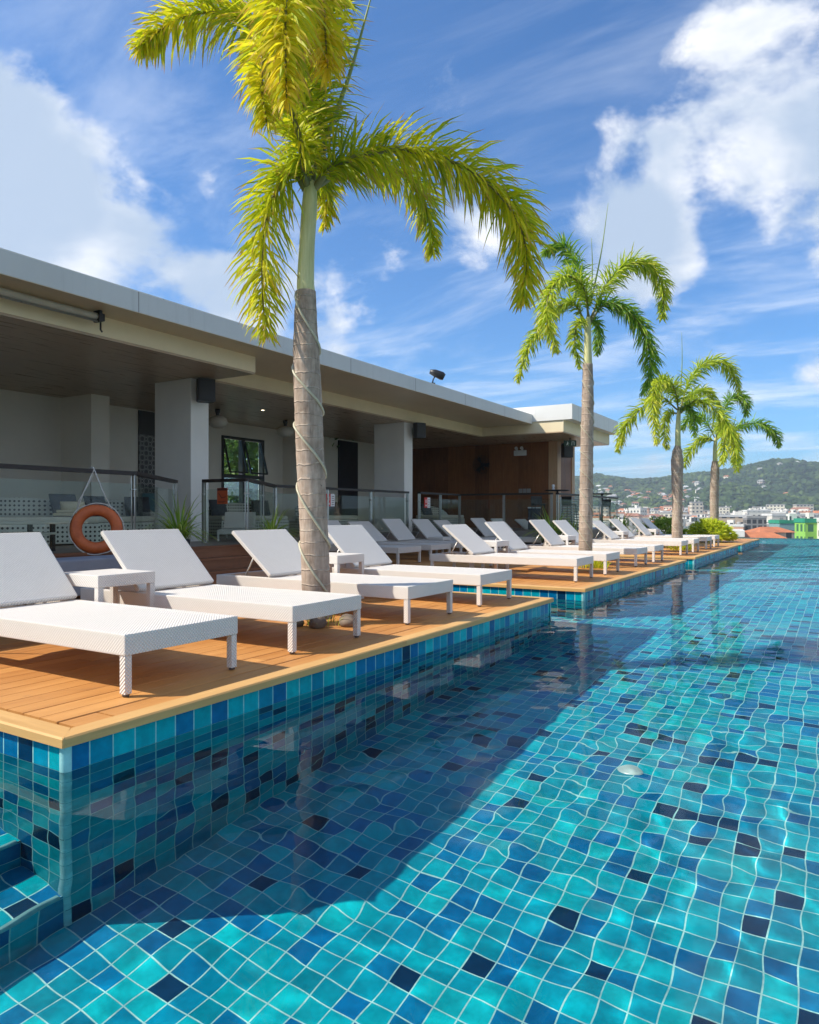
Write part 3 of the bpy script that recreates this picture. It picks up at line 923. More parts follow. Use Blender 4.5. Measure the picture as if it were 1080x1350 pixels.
# roof floodlight
t_ = empty('floodlight', (-8.32, 14.6, 4.034), R(35), 'small black floodlight standing on the edge of the long roof', 'floodlight')
f = MB(); f.cbox(-.06, .06, -.06, .06, 0, .03, .005); f.tube([(0, 0, .02), (.02, 0, .12), (.08, 0, .22)], .016, 8); f.build('stand', dark_m, t_)
f = MB(); f.tube([(-.06, 0, .30), (.05, 0, .27), (.22, 0, .20), (.28, 0, .17)], [.05, .085, .10, .075], 14); f.build('lamp_head', dark_m, t_)
# ------------------------------------------------------------------ woven furniture
def weave_mat(name, c=(.84, .79, .74), k=.022):
    m, t, b = new_mat(name)
    p = t.new('ShaderNodeTexCoord').outputs['Object']
    s_ = t.sep(p)
    K = 2*PI/k
    a = t.math('MULTIPLY', t.math('ADD', t.math('SUBTRACT', s_[0], s_[2]), s_[1]), K*.5)
    c_ = t.math('MULTIPLY', t.math('SUBTRACT', t.math('SUBTRACT', s_[0], s_[2]), t.math('MULTIPLY', s_[1], 1.0)), K*.5)
    h = t.math('MULTIPLY', t.math('SINE', a), t.math('SINE', c_))
    h2 = t.math('ABSOLUTE', h)
    n = t.noise(p, 9, 4, .6)
    gap = t.maprange(h2, .0, .22, 1, 0, True)
    dark = tuple(x*.42 for x in c) + (1,)
    base = t.mix(t.math('MULTIPLY', gap, .55), (*c, 1), dark)
    base = t.mix(t.maprange(n, .35, .8, 0, .12), base, (.62, .56, .50, 1))
    t.set(b.inputs['Base Color'], base)
    b.inputs['Roughness'].default_value = .48; b.inputs['Specular IOR Level'].default_value = .4
    t.set(b.inputs['Normal'], t.bump(h2, .8, .006))
    return m
weave = weave_mat('white_weave')
alu_m = simple('support_rod', (.62, .60, .57), .35, .6, var=.05)
foot_m = simple('foot_plastic', (.10, .08, .07), .6)

LOUNGE_G = 'white woven sun loungers in the front row'
def make_lounger(back_a=44.5, hinge=-.46, blen=.685):
    r = empty('sun_lounger')
    HL, HWd, TOP, AP = 1.22, .425, .342, .118
    m = MB()
    m.cbox(-HL, HL, -HWd, -HWd+.06, TOP-AP, TOP, .008); m.cbox(-HL, HL, HWd-.06, HWd, TOP-AP, TOP, .008)
    m.cbox(HL-.06, HL-.0005, -HWd+.055, HWd-.055, TOP-AP+.001, TOP-.001, .006); m.cbox(-HL+.0005, -HL+.06, -HWd+.055, HWd-.055, TOP-AP+.001, TOP-.001, .006)
    m.build('frame', weave, r)
    m = MB(); m.cbox(hinge-.02, HL-.058, -HWd+.058, HWd-.058, TOP-.05, TOP-.0025, .004); m.build('seat', weave, r)
    a = R(back_a); bl = blen
    m = MB(); m.M = Matrix.Translation((hinge, 0, TOP+.012)) @ Matrix.Rotation(a, 4, 'Y')
    m.cbox(-bl, 0, -HWd+.008, HWd-.008, -.012, .028, .010); m.build('backrest', weave, r)
    for sx in (-1, 1):
        for sy in (-1, 1):
            m = MB(); x = sx*(HL-.028); y = sy*(HWd-.028)
            m.cbox(x-.023, x+.023, y-.023, y+.023, .012, TOP-AP-.0005, .005)
            l = m.build('leg', weave, r)
            m = MB(); m.lathe([(0, 0), (.019, 0), (.021, .013), (0, .013)], (x, y, 0), 12); m.build('foot', foot_m, l)
    m = MB()
    mx = hinge - bl*.55*math.cos(a); mz = TOP + .0 + bl*.55*math.sin(a)
    for sy in (-1, 1):
        m.tube([(mx, sy*.3, mz), (-HL+.28, sy*.3, TOP-.06)], .0095, 8)
    m.tube([(-HL+.28, -.36, TOP-.06), (-HL+.28, .36, TOP-.06)], .0095, 8)
    m.build('back_support', alu_m, r)
    return r
proto = make_lounger()
proto2 = make_lounger(39.5, -.46, .70)
proto3 = make_lounger(47.5, -.47, .68)
front = [  # leg Y of the nearer side, label
 (2.52, 'nearest white woven sun lounger, cut off by the left edge of the photo'),
 (3.91, 'white woven sun lounger just in front of the tall near palm trunk'),
 (5.50, 'white woven sun lounger directly behind the tall near palm trunk'),
 (6.96, 'white woven sun lounger at the far end of the nearest deck section'),
 (10.15, 'white woven sun lounger at the near end of the second deck section'),
 (11.58, 'white woven sun lounger just before the second palm trunk'),
 (13.66, 'white woven sun lounger just beyond the second palm trunk'),
 (15.0, 'white woven sun lounger at the far end of the second deck section'),
 (17.9, 'white woven sun lounger at the near end of the third deck section'),
 (19.35, 'white woven sun lounger just before the third palm with the swollen trunk'),
 (21.4, 'white woven sun lounger just beyond the third palm with the swollen trunk'),
 (22.85, 'farthest white woven sun lounger of the front row, nearest the yellow green bush'),
]
first = True
for k, (y, lab) in enumerate(front):
    src = (proto, proto, proto2, proto, proto2, proto, proto3, proto, proto2, proto, proto3, proto)[k]
    o = src if (k in (0, 2, 6)) else copy_tree(src)
    o.location = (-4.575 + rnd.uniform(-.02, .02), y + .397, .0005)
    o.rotation_euler = (0, 0, R(rnd.uniform(-1.1, 1.1)) if k else R(.3))
    tag(o, lab, 'sun lounger', LOUNGE_G)
back = [
 (11.75, 'shaded lounger in the back row, mostly hidden behind the tall near palm trunk'),
 (13.1, 'shaded lounger in the back row, first one right of the tall near palm trunk'),
 (14.35, 'shaded lounger in the back row standing in front of the far column'),
 (15.75, 'shaded lounger in the back row just right of the far column'),
 (16.95, 'shaded lounger in the back row, second to the right of the far column'),
 (18.1, 'darker shaded lounger in the back row before the wood wall, behind two small side tables'),
 (19.4, 'shaded lounger in the back row in front of the litter bin and wood wall'),
 (21.4, 'shaded lounger in the back row beside the green plant before the louvred panel'),
 (25.0, 'farthest shaded lounger, alone at the end of the terrace against the town'),
]
for k, (y, lab) in enumerate(back):
    o = copy_tree((proto, proto2, proto3)[k % 3])
    dx = .25 if k >= 5 else 0
    o.location = (-8.66 + 2*dx + rnd.uniform(-.05, .05), y + .40, .0005)
    o.rotation_euler = (0, 0, R(rnd.uniform(-2.2, 2.2)))
    tag(o, lab, 'sun lounger', 'woven sun loungers in the shaded back row')
o = copy_tree(proto)
o.location = (-9.75+.0, 9.75, .5005); o.scale = (.6, .7, .62); o.rotation_euler = (0, 0, R(-50)); 
tag(o, 'low grey lounge chair behind the glass with the orange notice', 'lounge chair')

def make_table():
    r = empty('side_table')
    h, t_, a = .262, .53, .095
    m = MB(); m.cbox(-h, h, -h, h, t_-a, t_, .008); m.build('table_top', weave, r)
    for sx in (-1, 1):
        for sy in (-1, 1):
            m = MB(); x, y = sx*(h-.026), sy*(h-.026)
            m.cbox(x-.024, x+.024, y-.024, y+.024, .0, t_-a-.0005, .005); m.build('leg', weave, r)
    return r
tb = make_table()
tables = [(-5.08, 3.63, 'largest white woven side table, between the two nearest loungers'),
 (-5.10, 6.62, 'white woven side table right behind the tall near palm trunk'),
 (-5.30, 11.29, 'white woven side table between the first two loungers of the second deck section'),
 (-5.25, 14.74, 'white woven side table just right of the second palm trunk'),
 (-5.25, 19.06, 'white woven side table between the first two loungers of the third deck section'),
 (-5.20, 22.55, 'farthest white woven side table, beyond the third palm'),
 (-8.6, 15.45, 'small shaded woven side table between back row loungers at the foot of the far column')]
for k, (x, y, lab) in enumerate(tables):
    o = tb if k == 0 else copy_tree(tb)
    o.location = (x, y, .0005)
    tag(o, lab, 'side table', 'white woven side tables')
    if k == 6: o.scale = (.8, .8, .8)

# ------------------------------------------------------------------ lifebuoy
buoy_m, t, b = new_mat('lifebuoy_orange')
p = t.new('ShaderNodeTexCoord').outputs['Object']
n = t.noise(p, 7, 6, .65)
t.set(b.inputs['Base Color'], t.ramp(n, [(.3, (.44, .085, .018)), (.7, (.66, .15, .035))])); b.inputs['Roughness'].default_value = .5
t.set(b.inputs['Normal'], t.bump(n, .2, .01))
rope_m = simple('white_rope', (.62, .60, .56), .8, var=.15, vscale=60, bump=.5, bscale=160)
BC = Vector((-8.27, 5.76, .80))
by = empty('lifebuoy', BC, 0, 'orange ring lifebuoy hanging by white rope from the handrail', 'lifebuoy')
ax = Vector((1, -.55, .10)).normalized()
e1 = ax.cross(Vector((0, 0, 1))).normalized(); e2 = e1.cross(ax)
V = []; F = []
NU, NV = 56, 16
for i in range(NU):
    a = 2*PI*i/NU; cdir = e1*math.cos(a) + e2*math.sin(a)
    for j in range(NV):
        c2 = 2*PI*j/NV
        V.append(cdir*(.245 + .073*math.cos(c2)) + ax*(.058*math.sin(c2)))
for i in range(NU):
    for j in range(NV):
        F.append((i*NV+j, ((i+1) % NU)*NV+j, ((i+1) % NU)*NV+(j+1) % NV, i*NV+(j+1) % NV))
f = MB(); f.add(V, F, True); f.build('ring', buoy_m, by)
f = MB()
att = [R(68), R(150), R(-100), R(-35), R(25)]
for i in range(len(att)):
    a0, a1 = att[i], att[(i+1) % len(att)]
    if a1 < a0: a1 += 2*PI
    pts = []
    for k in range(9):
        a = a0 + (a1-a0)*k/8; sg = math.sin(PI*k/8)
        pts.append((e1*math.cos(a) + e2*math.sin(a))*(.325 + .012*sg) + ax*.02)
    f.tube(pts, .007, 6)
f.build('grab_rope', rope_m, by)
f = MB()
top = Vector((-8.395, 5.78, 1.585)) - BC
for a in (R(125), R(40)):
    q_ = (e1*math.cos(a) + e2*math.sin(a))*.315
    f.tube([q_ + ax*.02, q_*.55 + top*.45 + ax*.01, top + Vector((.045, 0, -.01))], .0075, 6)
f.tube([top + Vector((.045, 0, -.02)), top + Vector((.03, 0, .012)), top + Vector((-.03, 0, .012)), top + Vector((-.045, 0, -.04))], .011, 6)
f.tube([(e1*math.cos(R(38)) + e2*math.sin(R(38)))*.31, (e1*math.cos(R(60)) + e2*math.sin(R(60)))*.42, top*.75 + e1*.05, top + Vector((.04, .02, -.02))], .006, 6)
f.build('hanging_rope', rope_m, by)

# ------------------------------------------------------------------ lounge furniture inside
dot_m, t, b = new_mat('perforated_weave')
p = t.new('ShaderNodeTexCoord').outputs['Object']
s_ = t.sep(p)
u = t.math('MULTIPLY', t.math('ADD', s_[0], s_[1]), 2*PI/.07); v = t.math('MULTIPLY', s_[2], 2*PI/.07)
dd = t.math('ADD', t.math('COSINE', u), t.math('COSINE', v))
t.set(b.inputs['Base Color'], t.mix(t.maprange(dd, .75, 1.05, 0, 1, True), (.60, .60, .54, 1), (.02, .02, .02, 1)))
b.inputs['Roughness'].default_value = .6
cush = simple('seat_cushion', (.62, .58, .49), .9, var=.06, vscale=6)
cush_g = simple('grey_cushion', (.07, .07, .085), .9, var=.15, vscale=9)
throw_m = simple('folded_towel', (.66, .57, .40), .9, var=.08)
teal_m = simple('teal_upholstery', (.10, .20, .23), .8)
def pillow(m, c, sx, sy, sz, rz=0, tilt=0):
    bm = bmesh.new(); bmesh.ops.create_cube(bm, size=1.0)
    bmesh.ops.subdivide_edges(bm, edges=bm.edges[:], cuts=5, use_grid_fill=True)
    for v_ in bm.verts:
        x, y, z = v_.co; k = (1-(2*x)**4*.9)*(1-(2*z)**4*.9)
        v_.co = Vector((x*sx, y*sy*max(.12, k), z*sz))
    bmesh.ops.rotate(bm, verts=bm.verts, matrix=Matrix.Rotation(tilt, 3, 'X'))
    bmesh.ops.rotate(bm, verts=bm.verts, matrix=Matrix.Rotation(rz, 3, 'Z'))
    bmesh.ops.translate(bm, vec=c, verts=bm.verts)
    m.bm(bm, True)
def sofa(loc, rz, L, label, pil=2):
    r = empty('daybed', loc, rz, label, 'daybed', 'pale perforated daybeds in the shaded lounge')
    m = MB(); m.cbox(-L/2, L/2, -.5, .5, .02, .34, .03); m.build('base', dot_m, r)
    m = MB(); m.cbox(-L/2+.02, L/2-.02, -.49, .38, .342, .45, .04); m.build('mattress', cush, r)
    m = MB()
    n = 14
    for i in range(n):
        a0 = PI*i/n; a1 = PI*(i+1)/n
        for (aa, bb) in ((a0, a1),):
            x0, y0 = -L/2*math.cos(aa), .12+.40*math.sin(aa)*.9; x1, y1 = -L/2*math.cos(bb), .12+.40*math.sin(bb)*.9
            h0 = .40+.36*math.sin(aa)**.7; h1 = .40+.36*math.sin(bb)**.7
            q0 = Vector((x0, y0, 0)); q1 = Vector((x1, y1, 0)); nn = (q1-q0).cross(Vector((0, 0, 1))).normalized()*.05
            m.add([q0-nn+Vector((0,0,.3)), q1-nn+Vector((0,0,.3)), q1-nn+Vector((0,0,h1)), q0-nn+Vector((0,0,h0)), q0+nn+Vector((0,0,.3)), q1+nn+Vector((0,0,.3)), q1+nn+Vector((0,0,h1)), q0+nn+Vector((0,0,h0))],
                  [(0,1,2,3), (7,6,5,4), (3,2,6,7), (1,0,4,5)], True)
    m.build('backrest', dot_m, r)
    for k in range(pil):
        x = -L/2+.35+(L-.7)*k/max(1, pil-1)
        o = MB(); pillow(o, (0, 0, 0), .46, .20, .40, 0, R(-20))
        c = o.build('cushion', cush_g, None)
        c.location = Vector(loc) + Matrix.Rotation(rz, 3, 'Z') @ Vector((x, .16, .63)); c.rotation_euler = (0, 0, rz + rnd.uniform(-.3, .3))
        tag(c, 'dark grey cushion on the ' + label.replace('pale perforated ', '').replace('behind the glass', '').strip(), 'cushion', 'dark grey cushions on the daybeds')
    return r
sofa((-11.0, 6.45, .5), R(75), 1.9, 'pale perforated daybed at the left edge behind the glass', 2)
sofa((-11.6, 8.6, .5), R(80), 1.5, 'pale perforated daybed behind the lifebuoy and the glass end post', 2)
sofa((-12.2, 12.4, .5), R(80), 1.9, 'pale perforated daybed under the window behind the short railing', 2)
sofa((-12.0, 15.2, .5), R(90), 1.8, 'pale perforated daybed right of the near palm trunk behind the glass', 2)
sofa((-11.6, 20.8, .5), R(90), 1.8, 'pale perforated daybed in the dark corner beyond the far column', 1)
tw = empty('folded_towel', (-10.55, 6.9, .96), R(25), 'cream folded towels heaped on the left daybed', 'towels')
f = MB(); f.cbox(-.22, .22, -.16, .16, 0, .05, .02); f.cbox(-.18, .2, -.14, .15, .052, .10, .02); pillow(f, (.02, 0, .16), .36, .26, .14, .3, .25); f.build('towel', throw_m, tw)
t_ = empty('coffee_table', (-9.25, 5.15, .5), 0, 'cream topped low table with dark legs at the left edge behind the glass', 'table')
f = MB(); f.cbox(-.32, .32, -.55, .55, .36, .40, .01); f.build('table_top', cush, t_)
f = MB(); f.cbox(-.30, .30, -.50, .50, .22, .25, .01); f.build('shelf', cush, t_)
for sx in (-.26, .26):
    for sy in (-.46, .46):
        f = MB(); f.box(sx-.025, sx+.025, sy-.025, sy+.025, 0, .359); f.build('leg', dark_m, t_)
t_ = empty('armchair', (-12.9, 10.6, .5), R(70), 'small teal armchair under the lattice panel', 'armchair')
f = MB(); f.cbox(-.35, .35, -.3, .3, .12, .42, .04); f.build('seat', teal_m, t_)
f = MB(); f.cbox(-.35, .35, .2, .34, .42, .95, .05); f.build('backrest', teal_m, t_)
for sx in (-.28, .28):
    for sy in (-.24, .24):
        f = MB(); f.tube([(sx, sy, 0), (sx, sy, .12)], .018, 8); f.build('leg', dark_m, t_)
# bar tables and stools
def bar_table(loc, label, glassy):
    r = empty('bar_table', loc, R(15), label, 'bar table', 'tall black bar tables')
    m = MB(); m.lathe([(0, 1.17), (.30, 1.17), (.36, 1.185), (.36, 1.205), (0, 1.206)], seg=28); m.build('table_top', blackp_m, r)
    m = MB(); m.tube([(0, 0, .03), (0, 0, 1.17)], .035, 10); m.lathe([(.0, 0), (.24, 0), (.24, .015), (.05, .035), (0, .035)], seg=24); m.build('pedestal', dark_m, r)
    return r
def stool(loc, rz, label):
    r = empty('bar_stool', loc, rz, label, 'bar stool', 'black bar stools by the tall tables')
    m = MB(); m.cbox(-.17, .17, -.17, .17, .74, .79, .02); m.build('seat', blackp_m, r)
    m = MB(); m.cbox(-.17, .17, .15, .18, .79, 1.02, .01); m.build('backrest', blackp_m, r)
    for sx in (-1, 1):
        for sy in (-1, 1):
            m = MB(); m.tube([(sx*.19, sy*.19, 0), (sx*.14, sy*.14, .745)], .013, 8); m.build('leg', dark_m, r)
    m = MB(); m.tube([(-.175, -.175, .25), (.175, -.175, .25), (.175, .175, .25), (-.175, .175, .25), (-.175, -.175, .25)], .009, 6); m.build('footrest', dark_m, r)
bar_table((-7.39, 20.5, .5), 'tall black bar table before the wood wall corner, left of the second palm trunk', 0)
bar_table((-7.38, 25.0, .5), 'tall black bar table right of the second palm trunk against the town', 0)
stool((-7.25, 21.15, .5), R(170), 'black bar stool under the left bar table')
stool((-7.8, 20.0, .5), R(40), 'black bar stool left of the left bar table')
stool((-7.45, 25.7, .5), R(10), 'black bar stool beside the right bar table')
t_ = empty('table_candle', (-7.50, 20.45, 1.706), 0, 'small white holder standing on the left bar table', 'candle holder')
f = MB(); f.lathe([(0, 0), (.035, 0), (.04, .02), (.03, .07), (.045, .13), (.03, .16), (0, .16)], seg=14); f.build('holder', paper_m, t_)
t_ = empty('louvred_panel', (-7.32, 21.6, .5), R(0), 'white louvred panel under the rail left of the second palm trunk', 'louvred panel')
f = MB()
for x in (-.36, 0, .36): f.box(x-.02, x+.02, -.02, .02, 0, .98)
f.box(-.38, .38, -.02, .02, .98, 1.01); f.build('frame', white_m, t_)
for k in range(12):
    f = MB(); f.bar((-.34, 0, .07+k*.078), (.34, 0, .07+k*.078), .012, .05, up=(0, .5, 1)); f.build('slat', white_m, t_)
# ------------------------------------------------------------------ palms and plants
def leaf_mat(name, stops, tip, trans=.45, rough=.58):
    m = bpy.data.materials.new(name); m.use_nodes = True
    t = NT(m.node_tree); b = m.node_tree.nodes['Principled BSDF']; o = m.node_tree.nodes['Material Output']
    uv = t.sep(t.new('ShaderNodeUVMap').outputs[0])
    c = t.ramp(uv[0], stops)
    tipf = t.maprange(uv[1], .60, 1.0, 0, .9, True)
    thr = t.math('GREATER_THAN', t.math('FRACT', t.math('MULTIPLY', uv[0], 13.7)), .38)
    c = t.mix(t.math('MULTIPLY', tipf, thr), c, tip)
    t.set(b.inputs['Base Color'], c); b.inputs['Roughness'].default_value = rough
    b.inputs['Specular IOR Level'].default_value = .45
    tl = t.new('ShaderNodeBsdfTranslucent'); t.set(tl.inputs[0], c)
    mx = t.new('ShaderNodeMixShader'); mx.inputs[0].default_value = trans
    t.l.new(b.outputs[0], mx.inputs[1]); t.l.new(tl.outputs[0], mx.inputs[2]); t.l.new(mx.outputs[0], o.inputs[0])
    return m
leaf_yel = leaf_mat('frond_yellow', [(0, (.24, .36, .02)), (.35, (.52, .60, .02)), (.7, (.82, .76, .02)), (1, (.94, .74, .05))], (.46, .17, .07, 1), trans=.5)
leaf_grn = leaf_mat('frond_green', [(0, (.09, .23, .03)), (.4, (.20, .40, .03)), (.75, (.38, .56, .04)), (1, (.58, .62, .06))], (.30, .24, .08, 1))
leaf_mid = leaf_mat('frond_lime', [(0, (.19, .32, .03)), (.4, (.44, .57, .03)), (.75, (.72, .76, .06)), (1, (.86, .78, .12))], (.30, .22, .07, 1))
rachis_m = simple('frond_stalk', (.20, .19, .07), .5, var=.3, vscale=5)
spear_m = simple('spear_leaf', (.22, .29, .09), .5, var=.2)

def trunk_mat(name, c0, c1, ring):
    m, t, b = new_mat(name)
    p = t.new('ShaderNodeTexCoord').outputs['Object']
    s_ = t.sep(p)
    wob = t.noise(p, 4.5, 5, .65)
    mp = t.new('ShaderNodeMapping'); t.l.new(p, mp.inputs['Vector']); mp.inputs['Scale'].default_value = (9, 9, 1.2)
    fib = t.noise(mp.outputs[0], 3.2, 7, .7)
    blot = t.noise(p, 4.5, 6, .65, .6)
    zz = t.math('ADD', s_[2], t.math('MULTIPLY', wob, .085))
    zr = t.math('FRACT', t.math('DIVIDE', t.math('ADD', zz, t.math('MULTIPLY', t.math('SINE', t.math('MULTIPLY', s_[2], 7.0)), .02)), .118))
    line = t.maprange(t.math('ABSOLUTE', t.math('SUBTRACT', zr, .5)), .0, .075, 1, 0, True)
    lm = t.math('MULTIPLY', line, t.maprange(t.noise(p, 6, 4, .6), .42, .62, .0, 1))
    f_ = t.math('ADD', t.math('MULTIPLY', fib, .55), t.math('MULTIPLY', blot, .45))
    c = t.ramp(f_, [(.34, c0), (.60, c1)])
    lich = t.maprange(t.noise(p, 2.6, 6, .7, .5), .54, .68, 0, .55, True)
    c = t.mix(lich, c, (.50, .46, .40, 1))
    drk = t.maprange(t.noise(mp.outputs[0], 5.5, 6, .75), .57, .70, 0, .6, True)
    c = t.mix(drk, c, (.11, .08, .06, 1))
    pit = t.maprange(t.noise(p, 19, 3, .6, .4), .68, .76, 0, .8, True)
    c = t.mix(pit, c, (.05, .038, .03, 1))
    c = t.mix(t.math('MULTIPLY', lm, .8), c, ring)
    t.set(b.inputs['Base Color'], c); b.inputs['Roughness'].default_value = .85
    h = t.math('ADD', t.math('MULTIPLY', fib, .6), t.math('MULTIPLY', line, .8))
    t.set(b.inputs['Normal'], t.bump(h, .8, .012))
    return m
trunk_m = trunk_mat('palm_trunk', (.20, .140, .100), (.50, .385, .30), (.70, .60, .48, 1))
shaft_m, t, b = new_mat('crownshaft')
p = t.new('ShaderNodeTexCoord').outputs['Object']
mp = t.new('ShaderNodeMapping'); t.l.new(p, mp.inputs['Vector']); mp.inputs['Scale'].default_value = (12, 12, 1.0)
n = t.noise(mp.outputs[0], 2.5, 5, .6)
t.set(b.inputs['Base Color'], t.ramp(n, [(.3, (.46, .45, .19)), (.7, (.72, .68, .36))])); b.inputs['Roughness'].default_value = .5
cord_m = simple('light_cord', (.50, .46, .33), .5, var=.15, vscale=30)
CR = Vector((FC, FS, 0)); CT = Vector((FS, -FC, 0)); UP = Vector((0, 0, 1))

def bez(pts, n):
    """smooth curve through the points (Catmull-Rom)"""
    P = [pts[0]*2 - pts[1]] + list(pts) + [pts[-1]*2 - pts[-2]]
    out = []
    segs_ = len(P) - 3
    for i in range(n):
        u = i/(n-1)*segs_; k = min(int(u), segs_-1); f_ = u - k
        a, b_, c, d_ = P[k:k+4]
        out.append(.5*((2*b_) + (c-a)*f_ + (2*a-5*b_+4*c-d_)*f_*f_ + (3*b_-a-3*c+d_)*f_**3))
    return out

def frond(root, curve, mat, n, L, width, rg, bare=.07, yel=0.0, lean=.9, droop=.35, r0=.024):
    pts = bez(curve, 60)
    m = MB(); m.tube(pts[::2] + [pts[-1]], [r0*(1-.85*(i/30.)) for i in range(30)] + [r0*.1], 6)
    rc = m.build('frond_stalk', rachis_m, None)
    V = []; F = []; UV = []
    for i in range(n):
        tt = bare + (1-bare)*(i + rg.random())/n
        x = tt*(len(pts)-1); k = min(int(x), len(pts)-2); p_ = pts[k].lerp(pts[k+1], x-k)
        T = (pts[min(k+2, len(pts)-1)] - pts[max(k-1, 0)]).normalized()
        side = T.cross(UP)
        side = side.normalized() if side.length > .15 else T.cross(CT).normalized()
        up_ = side.cross(T)
        # leaflets stand round the stalk, most of them to the sides
        s = rg.choice((-1, 1)); a = rg.gauss(0, .95)
        rad = side*s*math.cos(a) + up_*math.sin(a)
        prof = min(1, .35 + (tt-bare)/.12) * (1 if tt < .72 else max(.32, 1 - (tt-.72)/.28*.62))
        l = L*prof*rg.uniform(.60, 1.15)
        ln = lean + rg.uniform(-.35, .35) + .55*max(0, tt-.7)
        d_ = (rad + T*ln).normalized()
        d2 = (d_ + Vector((0, 0, -droop*rg.uniform(.6, 1.8)))).normalized()
        d3 = (d2 + Vector((0, 0, -droop*rg.uniform(.6, 1.8)))).normalized()
        wv = d_.cross(Vector((rg.uniform(-1, 1), rg.uniform(-1, 1), rg.uniform(-1, 1)))).normalized()*width*.5*rg.uniform(.8, 1.2)
        p1 = p_ + d_*l*.35; p2 = p1 + d2*l*.35; p3 = p2 + d3*l*.3
        b0 = len(V)
        V += [p_ - wv*.5, p_ + wv*.5, p1 - wv, p1 + wv, p2 - wv*.8, p2 + wv*.8, p3]
        F += [(b0, b0+1, b0+3, b0+2), (b0+2, b0+3, b0+5, b0+4), (b0+4, b0+5, b0+6)]
        u = min(.999, max(.001, rg.gauss(.42, .2) + yel*(tt-.3)))
        UV += [[(u, 0), (u, 0), (u, .35), (u, .35)], [(u, .35), (u, .35), (u, .7), (u, .7)], [(u, .7), (u, .7), (u, 1)]]
    me = MB(); me.add(V, F, False, UV)
    fo = me.build('frond', mat, None)
    fo.parent = root
    KIDS.setdefault(root.name, []).append(fo)
    rc.parent = fo
    return fo

def palm(base, prof, crown_px, shaft, fronds, scale, mat, L, width, nl, seed, label, spears, yel=.3, r0=.024, droop=.35):
    """prof: (photo pixel x, pixel y, radius) down the trunk; scale: pixels per metre at the palm"""
    rg = random.Random(seed)
    root = empty('palm_tree', base, 0, label, 'palm tree', 'foxtail palms along the deck')
    B = Vector(base); dist = B.x*-FS + B.y*FC
    def at(px, py, toward=0.0):
        k = dist - toward
        d_ = Vector((-FS, FC, 0)) + CR*((px-540)/FPX) + UP*((HZ-py)/FPX)
        return Vector((0, 0, 1)) + d_*k - B
    # trunk
    P = [at(a, b_) for a, b_, c in prof]; Rr = [c for a, b_, c in prof]
    cur = bez(P, 110)
    rad = []
    zs = [q_.z for q_ in P]
    for q_ in cur:
        z = q_.z; r_ = Rr[-1]
        for i in range(len(P)-1):
            if zs[i] <= z <= zs[i+1] + 1e-6:
                f_ = (z-zs[i])/(zs[i+1]-zs[i]+1e-9); f_ = f_*f_*(3-2*f_); r_ = Rr[i]+(Rr[i+1]-Rr[i])*f_; break
        else:
            if z < zs[0]: r_ = Rr[0]
        rr_ = ((z/.118) % 1)
        rad.append(r_*(1 + .016*math.cos(rr_*2*PI)**3))
    m = MB(); m.tube(cur, rad, 28); m.build('trunk', trunk_m, root)
    S = [at(a, b_) for a, b_, c in shaft]; m = MB(); m.tube(bez(S, 24), list(np.interp(np.linspace(0, 1, 24), np.linspace(0, 1, len(shaft)), [c for a, b_, c in shaft])), 22)
    m.build('crownshaft', shaft_m, root)
    # dry ring scar and sheaths at the crown
    for fr in fronds:
        pts, dep = fr[0], fr[1]
        kw = fr[2] if len(fr) > 2 else {}
        c = [at(a, b_, dd) for (a, b_), dd in zip(pts, dep)]
        ln = sum((c[i+1]-c[i]).length for i in range(len(c)-1))
        frond(root, c, kw.get('mat', mat), int(nl*ln*kw.get('n', 1)), L*kw.get('L', 1), width, rg, yel=kw.get('yel', yel), r0=r0, droop=kw.get('droop', droop), bare=kw.get('bare', .07), lean=kw.get('lean', .72))
    for a, b_, c, d_ in spears:
        m = MB(); q0 = at(a, b_); q1 = at(c, d_, .1); mid = q0.lerp(q1, .5) + CR*.03
        m.tube(bez([q0, mid, q1], 14), [.020*r0/.024*(1-.8*i/13) for i in range(14)], 7); m.build('spear_leaf', spear_m, root)
    # cord wound round the trunk
    turns = [(cur[i], rad[i]) for i in range(len(cur))]
    pts = []
    zmin, zmax = .35, max(zs) - .02
    pitch = .56 if seed == 1 else .40
    n = int((zmax-zmin)/pitch*20)
    for i in range(n):
        z = zmin + (zmax-zmin)*i/(n-1)
        a = -2*PI*i/20
        zz = z + (.10 + .04*math.sin(z*2.3))*math.cos(a - R(211.5)) + .03*math.sin(z*5)
        j = min(range(len(cur)), key=lambda q_: abs(cur[q_].z-zz))
        c, r_ = turns[j]
        pts.append(Vector((c.x, c.y, zz)) + (Vector((math.cos(a), math.sin(a), 0)))*(r_+.008))
    m = MB(); m.tube(pts, .012 if seed == 1 else .007, 5)
    cd = m.build('light_cord', cord_m); cd.location = B
    tag(cd, 'pale light cord wound in loops round ' + {1: 'the tall nearest palm trunk', 2: 'the second palm trunk', 3: 'the swollen third palm trunk', 4: 'the farthest palm trunk'}[seed], 'cord', 'light cords wound round the palm trunks')
    return root

